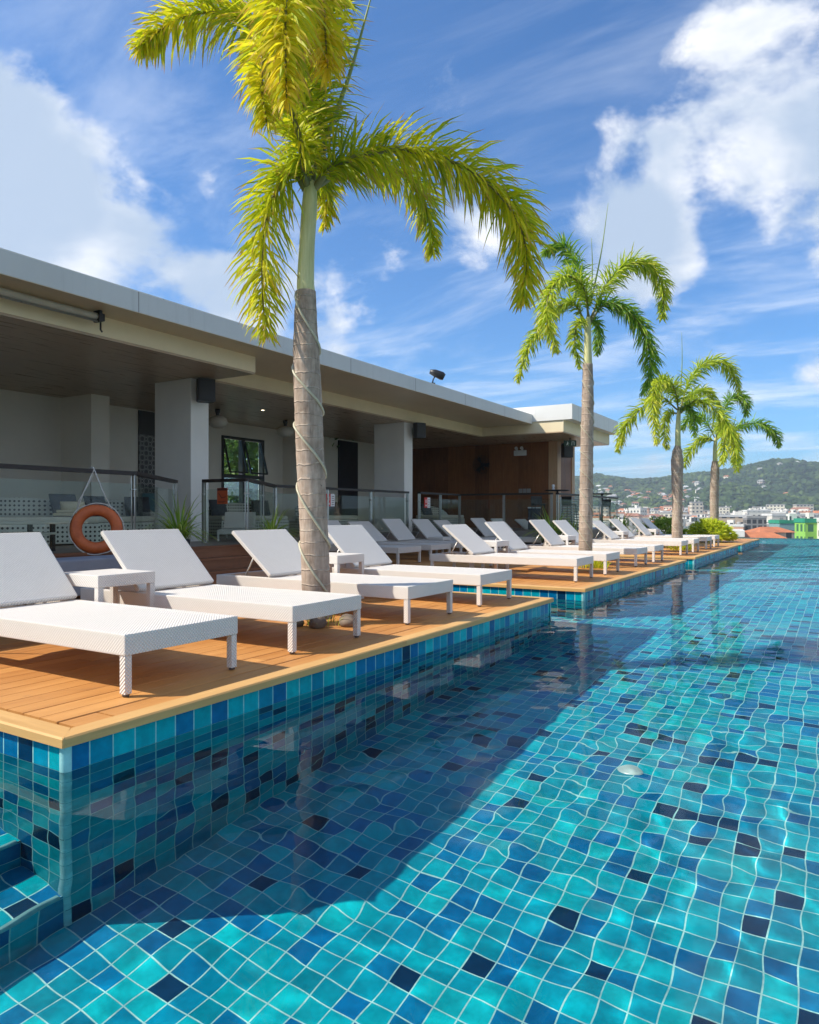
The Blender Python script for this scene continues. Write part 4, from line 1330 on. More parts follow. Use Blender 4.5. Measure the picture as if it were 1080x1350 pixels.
P1 = palm((-4.12, 5.1, 0), [(417, 815, .145), (417, 778, .13), (414, 700, .128), (409, 600, .127), (406, 520, .126), (404, 470, .120), (403, 420, .104), (404, 384, .088)],
    None, [(404, 388, .084), (403, 370, .078), (405, 320, .070), (408, 275, .072), (409, 250, .060), (410, 238, .030)],
    [ # right arching frond
     ([(413, 250), (445, 216), (520, 197), (592, 212), (655, 252), (692, 318), (690, 398)], [0, .05, .15, .2, .2, .15, .05], {'n': 1.25, 'yel': .35}),
     # behind it, small hanging
     ([(413, 248), (470, 215), (525, 225), (560, 265), (571, 335)], [-.1, -.5, -.9, -1.2, -1.4], {'L': .8, 'yel': .0}),
     # left, hanging down
     ([(404, 252), (386, 226), (366, 246), (350, 300), (346, 370), (350, 442)], [0, .05, .1, .1, .05, 0], {'yel': .3}),
     # rising then leaning toward the viewer, three that make the big yellow mass
     ([(408, 248), (402, 170), (396, 90), (388, 10), (380, -20), (376, 40), (378, 130)], [0, .15, .4, .8, 1.3, 1.6, 1.7], {'n': 1.3, 'yel': .55}),
     ([(410, 248), (418, 180), (428, 90), (430, 0), (425, -40), (428, 30), (432, 90)], [0, -.1, .0, .2, .6, .9, 1.0], {'n': 1.1, 'yel': .6}),
     ([(406, 250), (396, 190), (392, 120), (378, 70), (345, 40), (300, 17), (250, 20), (208, 42), (186, 62)], [0, -.1, -.15, -.2, -.2, -.2, -.1, 0, .05], {'yel': .15, 'bare': .16}),
     ([(407, 250), (398, 215), (395, 180), (370, 110), (350, 60), (345, 110), (352, 165)], [0, .2, .5, .9, 1.1, 1.4, 1.5], {'yel': .35, 'L': .8}),
     # short one behind the shaft
     ([(408, 250), (420, 235), (432, 255), (428, 300)], [-.1, -.4, -.7, -.8], {'L': .55}),
    ], 145, leaf_yel, .46, .021, 300, 1, 'tall nearest foxtail palm with yellow green bushy fronds and ringed grey trunk', [(424, 200, 492, -14)], yel=.3, r0=.034)
P2 = palm((-4.15, 13.0, 0), [(772, 760, .135), (772, 728, .125), (773, 650, .120), (774, 580, .116), (775, 530, .108), (775, 480, .092)],
    None, [(775, 484, .085), (775, 455, .068), (775, 428, .060), (776, 415, .030)],
    [([(777, 420), (768, 375), (756, 340), (738, 324), (718, 334)], [0, -.2, -.4, -.5, -.5], {'mat': leaf_grn}),
     ([(776, 420), (770, 380), (745, 364), (724, 388), (722, 425), (733, 462)], [0, .3, .6, .8, .9, .9], {'yel': .4, 'n': 1.2}),
     ([(772, 424), (752, 398), (722, 420), (697, 458), (682, 502)], [0, 0, 0, 0, 0], {'yel': .3, 'L': .85}),
     ([(774, 424), (763, 425), (758, 450), (764, 484)], [0, .3, .5, .5], {'L': .65}),
     ([(779, 420), (797, 380), (825, 350), (856, 350), (874, 378), (874, 420)], [0, 0, 0, 0, 0, 0], {'yel': .3, 'n': 1.2}),
     ([(779, 422), (800, 400), (830, 412), (850, 440), (858, 478), (849, 518)], [0, .1, .2, .2, .2, .2], {'mat': leaf_grn, 'n': 1.2}),
     ([(777, 424), (786, 425), (790, 445), (786, 468)], [0, -.3, -.6, -.7], {'L': .6, 'mat': leaf_grn}),
    ], 71, leaf_mid, .37, .024, 240, 2, 'second foxtail palm with arching green fronds and a cord wound trunk', [(779, 400, 802, 268), (778, 400, 780, 314)], yel=.1)
P3 = palm((-4.02, 20.7, 0), [(893, 720, .15), (893, 704, .145), (893, 670, .135), (893, 630, .150), (893, 608, .165), (893, 596, .13), (894, 588, .085)],
    None, [(894, 591, .080), (894, 565, .068), (895, 545, .055), (895, 536, .030)],
    [([(895, 542), (888, 510), (870, 503), (861, 530), (866, 584)], [0, .5, .9, 1.1, 1.2], {'yel': .5, 'n': 1.2}),
     ([(893, 540), (868, 522), (840, 544), (822, 566), (815, 594)], [0, .1, .2, .2, .2], {'yel': .3}),
     ([(897, 540), (910, 500), (936, 477), (962, 485), (974, 516)], [0, 0, 0, -.1, -.1], {}),
     ([(897, 545), (920, 528), (950, 548), (966, 578), (971, 612)], [0, .4, .7, .8, .8], {'yel': .2}),
     ([(897, 540), (912, 520), (932, 515), (947, 535)], [0, -.5, -.9, -1.2], {'L': .8}),
     ([(893, 545), (880, 545), (876, 568), (880, 592)], [0, -.3, -.5, -.6], {'L': .7, 'yel': .3}),
     ([(896, 545), (905, 535), (915, 550), (915, 575)], [0, .2, .4, .5], {'L': .7, 'mat': leaf_grn}),
    ], 47.7, leaf_mid, .42, .028, 200, 3, 'third foxtail palm, its grey trunk swollen into a bottle shape below the crown', [(897, 520, 899, 438)], yel=.2)
P4 = palm((-4.1, 27.7, 0), [(942, 706, .16), (942, 690, .15), (942, 650, .15), (943, 618, .145), (943, 608, .11)],
    None, [(943, 611, .085), (943, 590, .070), (944, 577, .05)],
    [([(943, 582), (928, 578), (911, 592), (902, 616)], [0, 0, 0, 0], {}),
     ([(945, 580), (972, 562), (1003, 558), (1020, 570), (1027, 588)], [0, 0, 0, 0, 0], {'mat': leaf_grn}),
     ([(945, 578), (953, 545), (967, 522), (982, 528), (985, 548)], [0, -.2, -.4, -.4, -.4], {'mat': leaf_grn}),
     ([(943, 578), (928, 552), (910, 550), (899, 566)], [0, -.3, -.6, -.8], {'mat': leaf_grn}),
     ([(946, 578), (962, 570), (972, 592), (971, 620)], [0, .4, .7, .8], {}),
     ([(944, 578), (950, 560), (956, 580), (952, 612)], [0, .8, 1.4, 1.6], {'yel': .3}),
    ], 36.6, leaf_mid, .45, .034, 170, 4, 'farthest foxtail palm rising out of the yellow green bush', [], yel=.1)

# grass-like plants
blade_m = leaf_mat('blade_green', [(0, (.12, .24, .03)), (.5, (.30, .46, .05)), (1, (.62, .68, .14))], (.35, .34, .12, 1), trans=.35)
blade_y = leaf_mat('blade_yellow', [(0, (.22, .36, .02)), (.5, (.60, .68, .03)), (1, (.85, .82, .08))], (.42, .36, .1, 1), trans=.4)
pot_m = simple('planter_black', (.025, .022, .024), .45, var=.2)
soil_m = simple('soil', (.04, .028, .02), .95, var=.4, vscale=30)
def blades(n, rad, h, w_, rg, spread=1.0, z0=0, ex=1.0, ey=1.0):
    V = []; F = []; UV = []
    for i in range(n):
        a = rg.uniform(0, 2*PI); r_ = rad*math.sqrt(rg.random())
        p0 = Vector((r_*math.cos(a)*ex, r_*math.sin(a)*ey, z0))
        b_ = a + rg.uniform(-.6, .6); out = Vector((math.cos(b_), math.sin(b_), 0))
        l = h*rg.uniform(.6, 1.15); ti = rg.uniform(.15, 1.0)*spread
        wv = Vector((-math.sin(b_), math.cos(b_), 0))*w_*.5*rg.uniform(.7, 1.2)
        pr = p0; d_ = (out*ti*.55 + UP).normalized(); q_ = [p0]
        for k in range(4):
            pr = pr + d_*l/4; q_.append(pr); d_ = (d_ + out*ti*.42 + Vector((0, 0, -.42*ti))).normalized()
        b0 = len(V); ws = (.7, 1, .9, .6)
        for k in range(4): V += [q_[k]-wv*ws[k], q_[k]+wv*ws[k]]
        V.append(q_[4])
        u = min(.99, max(.01, rg.gauss(.5, .22)))
        for k in range(3):
            F.append((b0+2*k, b0+2*k+1, b0+2*k+3, b0+2*k+2)); UV.append([(u, k/4), (u, k/4), (u, (k+1)/4), (u, (k+1)/4)])
        F.append((b0+6, b0+7, b0+8)); UV.append([(u, .75), (u, .75), (u, 1)])
    m = MB(); m.add(V, F, False, UV); return m
def potted(loc, h, label, n=90, pr=.17, ph=.34, seed=3, w_=.022):
    rg = random.Random(seed)
    r = empty('potted_plant', loc, 0, label, 'potted plant')
    m = MB(); m.lathe([(0, 0), (pr*.72, 0), (pr, ph), (pr*.93, ph), (pr*.90, ph-.04), (0, ph-.04)], seg=24); m.build('pot', pot_m, r)
    m = MB(); m.lathe([(0, ph-.035), (pr*.89, ph-.036)], seg=16); m.build('soil', soil_m, r)
    blades(n, pr*.5, h, w_, rg, 1.9, ph-.03).build('leaves', blade_m, r)
potted((-9.35, 8.05, .5), .62, 'spiky green plant in a black pot at the foot of the near column', 110, seed=3) if False else potted((-7.98, 6.85, .335), .78, 'spiky green plant in a black pot at the foot of the near column', 120, .15, .30, seed=3)
potted((-8.0, 8.75, .335), .70, 'spiky green plant half hidden behind the tall near palm trunk', 110, .14, .26, seed=4)
potted((-6.75, 18.2, 0), .95, 'large spreading green plant in front of the louvred panel and bar table', 170, .26, .34, 5, .03)
potted((-6.35, 18.9, 0), .8, 'dark spreading green plant just left of the second palm trunk', 120, .22, .28, 6, .03)
potted((-6.75, 25.2, 0), .95, 'green plant against the town at the foot of the right bar table', 120, .24, .4, 7, .03)
# ground planting round the palm feet
def bed(loc, n, rad, h, label, mat, seed, ex=1, ey=1, w_=.022, cat='plant', sp=1.1):
    rg = random.Random(seed)
    m = blades(n, rad, h, w_, rg, sp, 0, ex, ey)
    o = m.build('ground_plant', mat); o.location = loc
    tag(o, label, cat)
bed((-4.05, 5.1, .0), 46, .20, .17, 'thin sprigs of grass at the foot of the tall near palm', blade_m, 11, w_=.008, sp=1.5)
bed((-4.05, 13.05, 0), 130, .30, .26, 'low yellow green leaves at the foot of the second palm', blade_y, 12)
bed((-3.95, 20.7, 0), 150, .34, .28, 'low yellow green leaves at the foot of the swollen third palm', blade_y, 13)
def bush(loc, n, rad, h, label, seed, mat, ex=1, ey=1):
    """rounded bush of many small leaf tufts"""
    rg = random.Random(seed); r = empty('bush', loc, 0, label, 'bush')
    V = []; F = []; UV = []
    for i in range(n):
        a = rg.uniform(0, 2*PI); e_ = math.asin(rg.uniform(0.02, 1)); rr_ = rg.uniform(.62, 1.0) + .10*math.sin(a*5+e_*4)
        c = Vector((math.cos(a)*math.cos(e_)*rad*ex*rr_, math.sin(a)*math.cos(e_)*rad*ey*rr_, .06 + h*math.sin(e_)*rr_*.9))
        o_ = Vector((c.x, c.y, c.z*.8)).normalized()
        for k in range(7):
            d_ = (o_ + Vector((rg.uniform(-1, 1), rg.uniform(-1, 1), rg.uniform(-.5, 1)))*.75).normalized()
            l = rg.uniform(.12, .24); wv = d_.cross(Vector((rg.random(), rg.random(), rg.random()))).normalized()*.018
            m1 = c + d_*l*.55; m2 = c + d_*l + Vector((0, 0, -.05))
            b0 = len(V); V += [c-wv*.4, c+wv*.4, m1+wv, m1-wv, m2]
            u = min(.99, max(.01, rg.gauss(.55, .2)))
            F += [(b0, b0+1, b0+2, b0+3), (b0+3, b0+2, b0+4)]
            UV += [[(u, 0), (u, 0), (u, .5), (u, .5)], [(u, .5), (u, .5), (u, .8)]]
    m = MB(); m.add(V, F, False, UV); m.build('leaves', mat, r)
    m = MB()
    for i in range(12):
        a = rg.uniform(0, 2*PI); m.tube([(0, 0, 0), (math.cos(a)*rad*.3*ex, math.sin(a)*rad*.3*ey, h*.4), (math.cos(a)*rad*.6*ex, math.sin(a)*rad*.6*ey, h*.75)], [.02, .014, .006], 5)
    m.build('stem', rachis_m, r)
bush((-4.15, 27.0, 0), 1000, .76, .72, 'round yellow green bush at the end of the front lounger row', 21, blade_y, .95, 1.0)
bush((-5.9, 27.6, 0), 600, .8, .80, 'darker green bush behind the yellow green bush', 22, blade_m, 1, 1)
# rocks at the foot of the near palm
rock_m = simple('rock', (.17, .13, .10), .9, var=.6, vscale=7, bump=.6, bscale=18)
for k, (x, y, s_) in enumerate(((-3.80, 5.14, .085), (-3.98, 4.93, .075), (-4.16, 4.90, .055))):
    bm = bmesh.new(); bmesh.ops.create_icosphere(bm, subdivisions=3, radius=s_)
    for v_ in bm.verts:
        q_ = v_.co*(9) + Vector((k*5, 0, 0))
        v_.co *= 1 + .35*mnoise.noise(q_) ; v_.co.z *= .75
    m = MB(); m.bm(bm, True); o = m.build('rock', rock_m); o.location = (x, y, s_*.5)
    tag(o, ('largest brown rock right of the tall near palm foot', 'middle brown rock in front of the tall near palm foot', 'smallest brown rock left of the tall near palm foot')[k], 'rock', 'rocks at the near palm foot')

# trees seen through the lounge window
tree_leaf = leaf_mat('tree_leaf', [(0, (.03, .08, .02)), (.5, (.07, .16, .03)), (1, (.16, .26, .05))], (.1, .15, .04, 1), trans=.3)
bark_m = simple('bark', (.12, .09, .065), .9, var=.3)
def tree(loc, h, cr, n, label, seed, leaf=.16, name='broadleaf_tree', mat=None, group=None):
    rg = random.Random(seed); r = empty(name, loc, 0, label, 'tree', group)
    m = MB(); m.tube([(0, 0, 0), (.1, .05, h*.3), (0, .1, h*.6)], [.16*h/5, .12*h/5, .07*h/5], 8)
    tips = []
    for i in range(9):
        a = rg.uniform(0, 2*PI); z = h*rg.uniform(.35, .6); e_ = Vector((math.cos(a)*cr*.7, math.sin(a)*cr*.7, h*rg.uniform(.6, .9)))
        m.tube([(0, .05, z), e_*.5 + Vector((0, 0, z*.5)), e_], [.05*h/5, .035*h/5, .012*h/5], 5); tips.append(e_)
    m.build('trunk', bark_m, r)
    cl = [t_ + Vector((rg.uniform(-.4, .4)*cr, rg.uniform(-.4, .4)*cr, rg.uniform(-.1, .15)*h)) for t_ in tips for _ in range(3)]
    V = []; F = []; UV = []
    for i in range(n):
        c = rg.choice(cl); d_ = Vector((rg.gauss(0, 1), rg.gauss(0, 1), rg.gauss(0, .8))).normalized()
        p_ = c + d_*cr*.33*rg.uniform(.5, 1.0)**.6
        a = Vector((rg.uniform(-1, 1), rg.uniform(-1, 1), rg.uniform(-1, 1))).normalized(); b2 = a.orthogonal().normalized()
        l = leaf*rg.uniform(.6, 1.3); b0 = len(V)
        V += [p_-a*l, p_+b2*l*.45, p_+a*l, p_-b2*l*.45]; F.append((b0, b0+1, b0+2, b0+3)); u = rg.random(); UV.append([(u, .1), (u, .4), (u, .6), (u, .4)])
    m = MB(); m.add(V, F, False, UV); m.build('crown', mat or tree_leaf, r)
tree((-17.5, 19.5, ZF), 6.6, 2.6, 7000, 'leafy green tree seen through the lounge window', 31, .14)
# ------------------------------------------------------------------ town, hills, ground
GZ = -30.0
gm, t, b = new_mat('town_ground')
p = t.new('ShaderNodeTexCoord').outputs['Object']
n = t.noise(p, .02, 6, .6); n2 = t.noise(p, .15, 5, .6)
t.set(b.inputs['Base Color'], t.mix(n2, t.ramp(n, [(.4, (.06, .10, .035)), (.6, (.20, .18, .15))]), (.12, .13, .08, 1)))
b.inputs['Roughness'].default_value = .95
f = MB(); f.quad((-9000, -9000, GZ), (9000, -9000, GZ), (9000, 9000, GZ), (-9000, 9000, GZ)); f.build('ground', gm, kind='structure')

def hill_h(px, r_):
    """ridge height (photo pixels above the horizon) at a bearing, for far ridge and near spur"""
    xs_ = [-3000, -900, 0, 400, 640, 740, 790, 830, 865, 900, 930, 955, 985, 1005, 1020, 1045, 1070, 1100, 1160, 1260, 1400, 1700, 2600, 6000]
    ys_ = [20, 34, 40, 46, 42, 44, 50, 43, 44, 50, 53, 56, 62, 67, 70, 69, 65, 60, 52, 44, 36, 28, 24, 20]
    return float(np.interp(px, xs_, ys_))
def spur_h(px):
    xs_ = [-3000, 700, 780, 840, 880, 905, 935, 965, 1000, 1030, 1060, 1100, 1200, 1500, 6000]
    ys_ = [12, 14, 20, 22, 18, 20, 28, 31, 26, 16, 13, 15, 22, 14, 10]
    return float(np.interp(px, xs_, ys_))
NA, NR = 420, 90
rs0, rs1 = 820.0, 2600.0
V = []; F = []
def hill_z(ang, r_):
    # bearing measured to the right of the view axis
    px = 540 + FPX*math.tan(max(-1.35, min(1.35, ang)))
    c = math.cos(max(-1.35, min(1.35, ang)))
    k = 1.0/ FPX * c
    x, y = r_*math.sin(ang), r_*math.cos(ang)
    base = GZ
    e1_ = 1 + hill_h(px, 0)*1500*k - GZ
    e2_ = 1 + spur_h(px)*1050*k - GZ
    s1 = math.exp(-((r_-1500)/330.0)**2) if r_ < 1500 else math.exp(-((r_-1500)/700.0)**2)
    s2 = math.exp(-((r_-1050)/130.0)**2)
    z = max(e1_*s1, e2_*s2*1.0, 0) if False else (e1_**3*s1**3 + (e2_*s2)**3)**(1/3.)
    nz = mnoise.fractal(Vector((x*.004, y*.004, 1.3)), 1.0, 2.0, 5)
    n2_ = mnoise.fractal(Vector((x*.02, y*.02, 4.3)), 1.0, 2.0, 3)
    w_ = min(1, z/40)
    return base - 3 + z + w_*(nz*7*(1 if r_ < 1300 else .35) + n2_*1.6)
import itertools
angs = [R(-75) + R(150)*i/(NA-1) for i in range(NA)]
rads = [rs0 + (rs1-rs0)*(j/(NR-1))**1.15 for j in range(NR)]
HG = {}
for i, a in enumerate(angs):
    for j, r_ in enumerate(rads):
        z = hill_z(a, r_)
        d_ = Vector((-FS, FC, 0))*math.cos(a) + CR*math.sin(a)
        V.append((d_.x*r_, d_.y*r_, z))
for i in range(NA-1):
    for j in range(NR-1):
        F.append((i*NR+j, (i+1)*NR+j, (i+1)*NR+j+1, i*NR+j+1))
hm, t, b = new_mat('hill_forest')
p = t.new('ShaderNodeTexCoord').outputs['Object']
n = t.noise(p, .006, 6, .62); n2 = t.noise(p, .09, 5, .7); n3 = t.noise(p, .02, 4, .6)
c = t.ramp(n2, [(.32, (.012, .026, .014)), (.5, (.030, .055, .024)), (.7, (.070, .095, .038))])
c = t.mix(t.maprange(n, .52, .62, 0, .75, True), c, (.085, .15, .030, 1))
c = t.mix(t.maprange(n3, .66, .74, 0, .6, True), c, (.20, .17, .10, 1))
t.set(b.inputs['Base Color'], c); b.inputs['Roughness'].default_value = .95; b.inputs['Specular IOR Level'].default_value = .1
t.set(b.inputs['Normal'], t.bump(n2, 1.0, 6))
f = MB(); f.add(V, F, True); hills = f.build('hills', hm, kind='structure')

# woodland canopy on the hills: too many crowns to count
rg = random.Random(77)
ico = bmesh.new(); bmesh.ops.create_icosphere(ico, subdivisions=1, radius=1.0)
ico.verts.index_update(); IV = [v_.co.copy() for v_ in ico.verts]; IF = [[v_.index for v_ in f_.verts] for f_ in ico.faces]; ico.free()
V = []; F = []; UV = []
for i in range(9500):
    px = rg.uniform(730, 1240); a = math.atan((px-540)/FPX)
    r_ = rg.choice((rg.uniform(940, 1100), rg.uniform(1100, 1600), rg.uniform(1200, 1540)))
    z = hill_z(a, r_)
    if z < GZ + 9: continue
    d_ = Vector((-FS, FC, 0))*math.cos(a) + CR*math.sin(a)
    s_ = rg.uniform(3.2, 7.0); b0 = len(V)
    ph_ = rg.uniform(0, 6)
    for q_ in IV:
        k = s_*(1 + rg.uniform(-.28, .28))
        V.append((d_.x*r_ + q_.x*k, d_.y*r_ + q_.y*k, z + s_*.35 + q_.z*k*.8))
    u = rg.random()
    for q_ in IF:
        F.append([b0+k for k in q_]); UV.append([(u, 0)]*3)
cm_, t, b = new_mat('canopy')
uv = t.sep(t.new('ShaderNodeUVMap').outputs[0]); p = t.new('ShaderNodeTexCoord').outputs['Object']
big = t.noise(p, .006, 4, .6)
u2 = t.math('ADD', t.math('MULTIPLY', uv[0], .6), t.maprange(big, .35, .65, 0, .4))
t.set(b.inputs['Base Color'], t.ramp(u2, [(0, (.012, .024, .014)), (.3, (.022, .046, .018)), (.6, (.045, .075, .026)), (.85, (.09, .13, .035)), (1, (.13, .15, .06))]))
b.inputs['Roughness'].default_value = 1; b.inputs['Specular IOR Level'].default_value = .05
f = MB(); f.add(V, F, False, UV); tag(f.build('hillside_woodland', cm_), 'dense green woodland covering the distant hills', 'woodland', kind='stuff')

# buildings
def facade_mat(name, wall, win=(.06, .07, .08), sx=3.2, sz=3.1, wfrac=.5, hfrac=.45):
    m, t, b = new_mat(name)
    p = t.new('ShaderNodeTexCoord').outputs['Object']
    s_ = t.sep(p); nr = t.sep(t.new('ShaderNodeTexCoord').outputs['Normal'])
    ax_ = t.math('GREATER_THAN', t.math('ABSOLUTE', nr[0]), .5)
    h_ = t.math('ADD', t.math('MULTIPLY', ax_, s_[1]), t.math('MULTIPLY', t.math('SUBTRACT', 1.0, ax_), s_[0]))
    fx_ = t.math('FRACT', t.math('DIVIDE', t.math('ADD', h_, 200.0), sx)); fz_ = t.math('FRACT', t.math('DIVIDE', s_[2], sz))
    wx_ = t.math('LESS_THAN', t.math('ABSOLUTE', t.math('SUBTRACT', fx_, .5)), wfrac*.5)
    wz_ = t.math('LESS_THAN', t.math('ABSOLUTE', t.math('SUBTRACT', fz_, .52)), hfrac*.5)
    side = t.math('LESS_THAN', t.math('ABSOLUTE', nr[2]), .5)
    w_ = t.math('MULTIPLY', t.math('MULTIPLY', wx_, wz_), side)
    n = t.noise(p, .25, 5, .6)
    wc = t.mix(t.maprange(n, .35, .7, 0, .35), (*wall, 1), (*[q_*.62 for q_ in wall], 1))
    t.set(b.inputs['Base Color'], t.mix(w_, wc, (*win, 1)))
    t.set(b.inputs['Roughness'], t.mix(w_, (.8, .8, .8, 1), (.2, .2, .2, 1)))
    return m
cols = [((.66, .58, .46), 3.2, .5), ((.76, .72, .64), 2.8, .45), ((.60, .47, .34), 3.6, .6), ((.70, .52, .40), 3.0, .4), ((.48, .46, .43), 4.0, .7), ((.78, .71, .56), 3.3, .55), ((.44, .47, .46), 3.4, .6), ((.62, .36, .25), 3.0, .4)]
facs = [facade_mat('facade_%d' % i, c, sx=s_, wfrac=w_) for i, (c, s_, w_) in enumerate(cols)]
cword = ['beige', 'white', 'tan', 'peach', 'grey', 'cream', 'blue grey', 'brick coloured']
roofs = [simple('roof_grey', (.34, .33, .32), .8, var=.2, vscale=.5), simple('roof_terracotta', (.46, .16, .07), .8, var=.25, vscale=.6), simple('roof_white', (.66, .65, .62), .7, var=.1, vscale=.4), simple('roof_rust', (.30, .14, .09), .8, var=.3, vscale=.5), simple('roof_green', (.02, .28, .16), .6, var=.15, vscale=.5)]
rword = ['grey flat roof', 'terracotta roof', 'white flat roof', 'rusty roof', 'green roof']
def dirp(px, D):
    v_ = ray(px, HZ); v_ = Vector((v_.x, v_.y, 0))
    return v_*D          # D is distance along the view axis
def building(px, D, ytop, w_, dp, fi, ri, label, pitched=False, rz=None, z0=GZ, wall_override=None, group='buildings of the town below'):
    P_ = dirp(px, D); top = 1 + (HZ-ytop)/FPX*D
    rz = rnd.uniform(-.5, .5) if rz is None else rz
    h_ = top - z0
    r = empty('town_building', (P_.x, P_.y, z0), rz, label, 'building', group)
    m = MB(); rh = min(2.2, w_*.16) if pitched else 0
    m.box(-w_/2, w_/2, -dp/2, dp/2, 0, h_-rh); m.build('wall', wall_override or facs[fi], r)
    m = MB()
    if pitched:
        a = w_/2+.5; c_ = dp/2+.5; z1 = h_-rh+.02
        m.add([(-a,-c_,z1),(a,-c_,z1),(a,c_,z1),(-a,c_,z1),(-a+c_*.6,0,h_),(a-c_*.6,0,h_)], [(0,1,5,4),(1,2,5),(2,3,4,5),(3,0,4),(3,2,1,0)])
    else:
        m.box(-w_/2-.15, w_/2+.15, -dp/2-.15, dp/2+.15, h_+.01, h_+.25)
        for (a, b_, c_, d_) in ((-w_/2-.15, w_/2+.15, -dp/2-.15, -dp/2+.1), (-w_/2-.15, w_/2+.15, dp/2-.1, dp/2+.15), (-w_/2-.15, -w_/2+.1, -dp/2+.1, dp/2-.1), (w_/2-.1, w_/2+.15, -dp/2+.1, dp/2-.1)):
            m.box(a, b_, c_, d_, h_+.251, h_+1.0)
    rf = m.build('roof', roofs[ri], r)
    if not pitched and rnd.random() < .75:
        m = MB(); x = rnd.uniform(-.3, .2)*w_; y = rnd.uniform(-.3, .2)*dp
        m.box(x, x+w_*rnd.uniform(.15, .3), y, y+dp*.3, h_+.252, h_+rnd.uniform(2, 3.4)); m.build('roof_hut', facs[1], rf)
        m = MB(); m.lathe([(0, 0), (.9, 0), (.9, 1.6), (0, 1.8)], (x+w_*.4, y+dp*.2, h_+.252), 12); m.build('water_tank', roofs[0], rf)
    return r
# those one can single out
lime = facade_mat('facade_lime', (.28, .58, .10), (.05, .16, .08), 2.2, 2.9, .55, .6)
green_s = facade_mat('facade_green_sheet', (.03, .36, .20), (.03, .30, .17), 6, 30, .1, .1)
rng = rnd
building(1067, 170, 689, 4.2, 6, 0, 4, 'lime green building with dark window grid at the right edge of the photo', rz=R(25), wall_override=lime, group=None)
building(1082, 168, 688, 2.6, 6, 1, 2, 'narrow white block attached right of the lime green building', rz=R(25), group=None)
building(999, 122, 701.5, 8, 6, 7, 1, 'long terracotta roofed building just beyond the pool edge', pitched=True, rz=R(22), group=None)
building(1014, 150, 694.5, 7, 6, 3, 1, 'small terracotta roofed house above the long terracotta roof', pitched=True, rz=R(35), group=None)
building(901, 190, 695.5, 13, 9, 4, 4, 'long low building clad in bright green sheeting left of the bush', rz=R(26), wall_override=green_s, group=None)
building(995, 300, 683, 7.5, 7, 4, 0, 'grey concrete block with dark openings between white buildings', rz=R(20), wall_override=facade_mat('facade_dark_grid', (.26, .25, .24), (.03, .03, .03), 2.2, 2.4, .7, .7), group=None)
building(997, 420, 674.5, 13, 9, 1, 2, 'tallest white building with balconies behind the grey concrete block', rz=R(24), group=None)
building(963, 330, 681.5, 15, 9, 2, 2, 'cream building with a brown window band right of the farthest palm', rz=R(22), group=None)
building(1041, 360, 680, 22, 12, 5, 2, 'wide cream building before the hills at right', rz=R(28), wall_override=facade_mat('facade_plain', (.66, .62, .54), (.3, .3, .28), 9, 8, .2, .2), group=None)
building(1042, 210, 690, 9, 8, 6, 4, 'low blue green roofed building left of the lime green building', rz=R(25), wall_override=facade_mat('facade_teal', (.20, .34, .34), (.08, .14, .14), 3, 3, .5, .4), group=None)
building(841, 560, 671, 10, 10, 1, 2, 'white tower block left of the swollen palm trunk', group=None)
building(918, 620, 663, 9, 9, 0, 0, 'pale stair tower among hillside houses between the two far palms', group=None)
n_b = 0
used = []
for i in range(420):
    D = 120*(6.5)**(rnd.random()**.75)
    px = rnd.uniform(760, 1130)
    lo = 705 - (D-120)/(780-120)*34; ytop = min(706, max(661, lo + rnd.uniform(-9, 5)))
    if px > 952 and D < 300: continue
    if D < 330 and px > 925: ytop = max(ytop, 694 if D > 190 else 706)
    w_ = rnd.uniform(8, 16)*(.7 if D < 200 else 1.0) * (1 if D < 400 else 1.2); dp = rnd.uniform(7, 12)
    P_ = dirp(px, D)
    if any((P_-q_).length < (w_+s_)*.52 for q_, s_ in used): continue
    used.append((P_, w_))
    fi = rnd.randrange(8); ri = rnd.choice((0, 0, 1, 2, 2, 3)); pit = ri in (1, 3) and rnd.random() < .8
    place = ['left of the third palm', 'between the two far palms', 'right of the farthest palm'][0 if px < 893 else (1 if px < 942 else 2)]
    dist = 'near' if D < 250 else ('mid distance' if D < 480 else 'far')
    building(px, D, ytop, w_, dp, fi, ri, '%s %s building with %s %s' % (dist, cword[fi], rword[ri], place), pitched=pit)
    n_b += 1
# houses climbing the hillside
for i in range(190):
    if i < 160: px = rnd.uniform(785, 925); r_ = rnd.uniform(850, 1330)
    else: px = rnd.uniform(925, 1090); r_ = rnd.uniform(850, 960) if rnd.random() < .6 else rnd.uniform(1000, 1450)
    if px > 925 and i > 176: px = rnd.choice((980, 1005, 1055, 948)) + rnd.uniform(-6, 6); r_ = rnd.uniform(1150, 1400)
    a = math.atan((px-540)/FPX); z = hill_z(a, r_)
    d_ = Vector((-FS, FC, 0))*math.cos(a) + CR*math.sin(a); P_ = d_*r_
    fi = rnd.choice((0, 1, 1, 4, 5, 6)); ri = rnd.choice((0, 1, 2, 0, 3))
    w_ = rnd.uniform(5, 10); h_ = rnd.uniform(3, 7)
    r = empty('hillside_house', (P_.x, P_.y, z-2), rnd.uniform(-.7, .7), 'small %s house with %s %s on the hillside' % (cword[fi], rword[ri], 'low' if z < 0 else ('halfway up' if z < 35 else 'high')), 'house', 'small houses on the hillside')
    m = MB(); m.box(-w_/2, w_/2, -4, 4, 0, h_+2); m.build('wall', facs[fi], r)
    m = MB(); m.add([(-w_/2-.5, -4.5, h_+2.01), (w_/2+.5, -4.5, h_+2.01), (w_/2+.5, 4.5, h_+2.01), (-w_/2-.5, 4.5, h_+2.01), (-w_/2+1.5, 0, h_+4), (w_/2-1.5, 0, h_+4)], [(0,1,5,4),(1,2,5),(2,3,4,5),(3,0,4),(3,2,1,0)]); m.build('roof', roofs[ri], r)
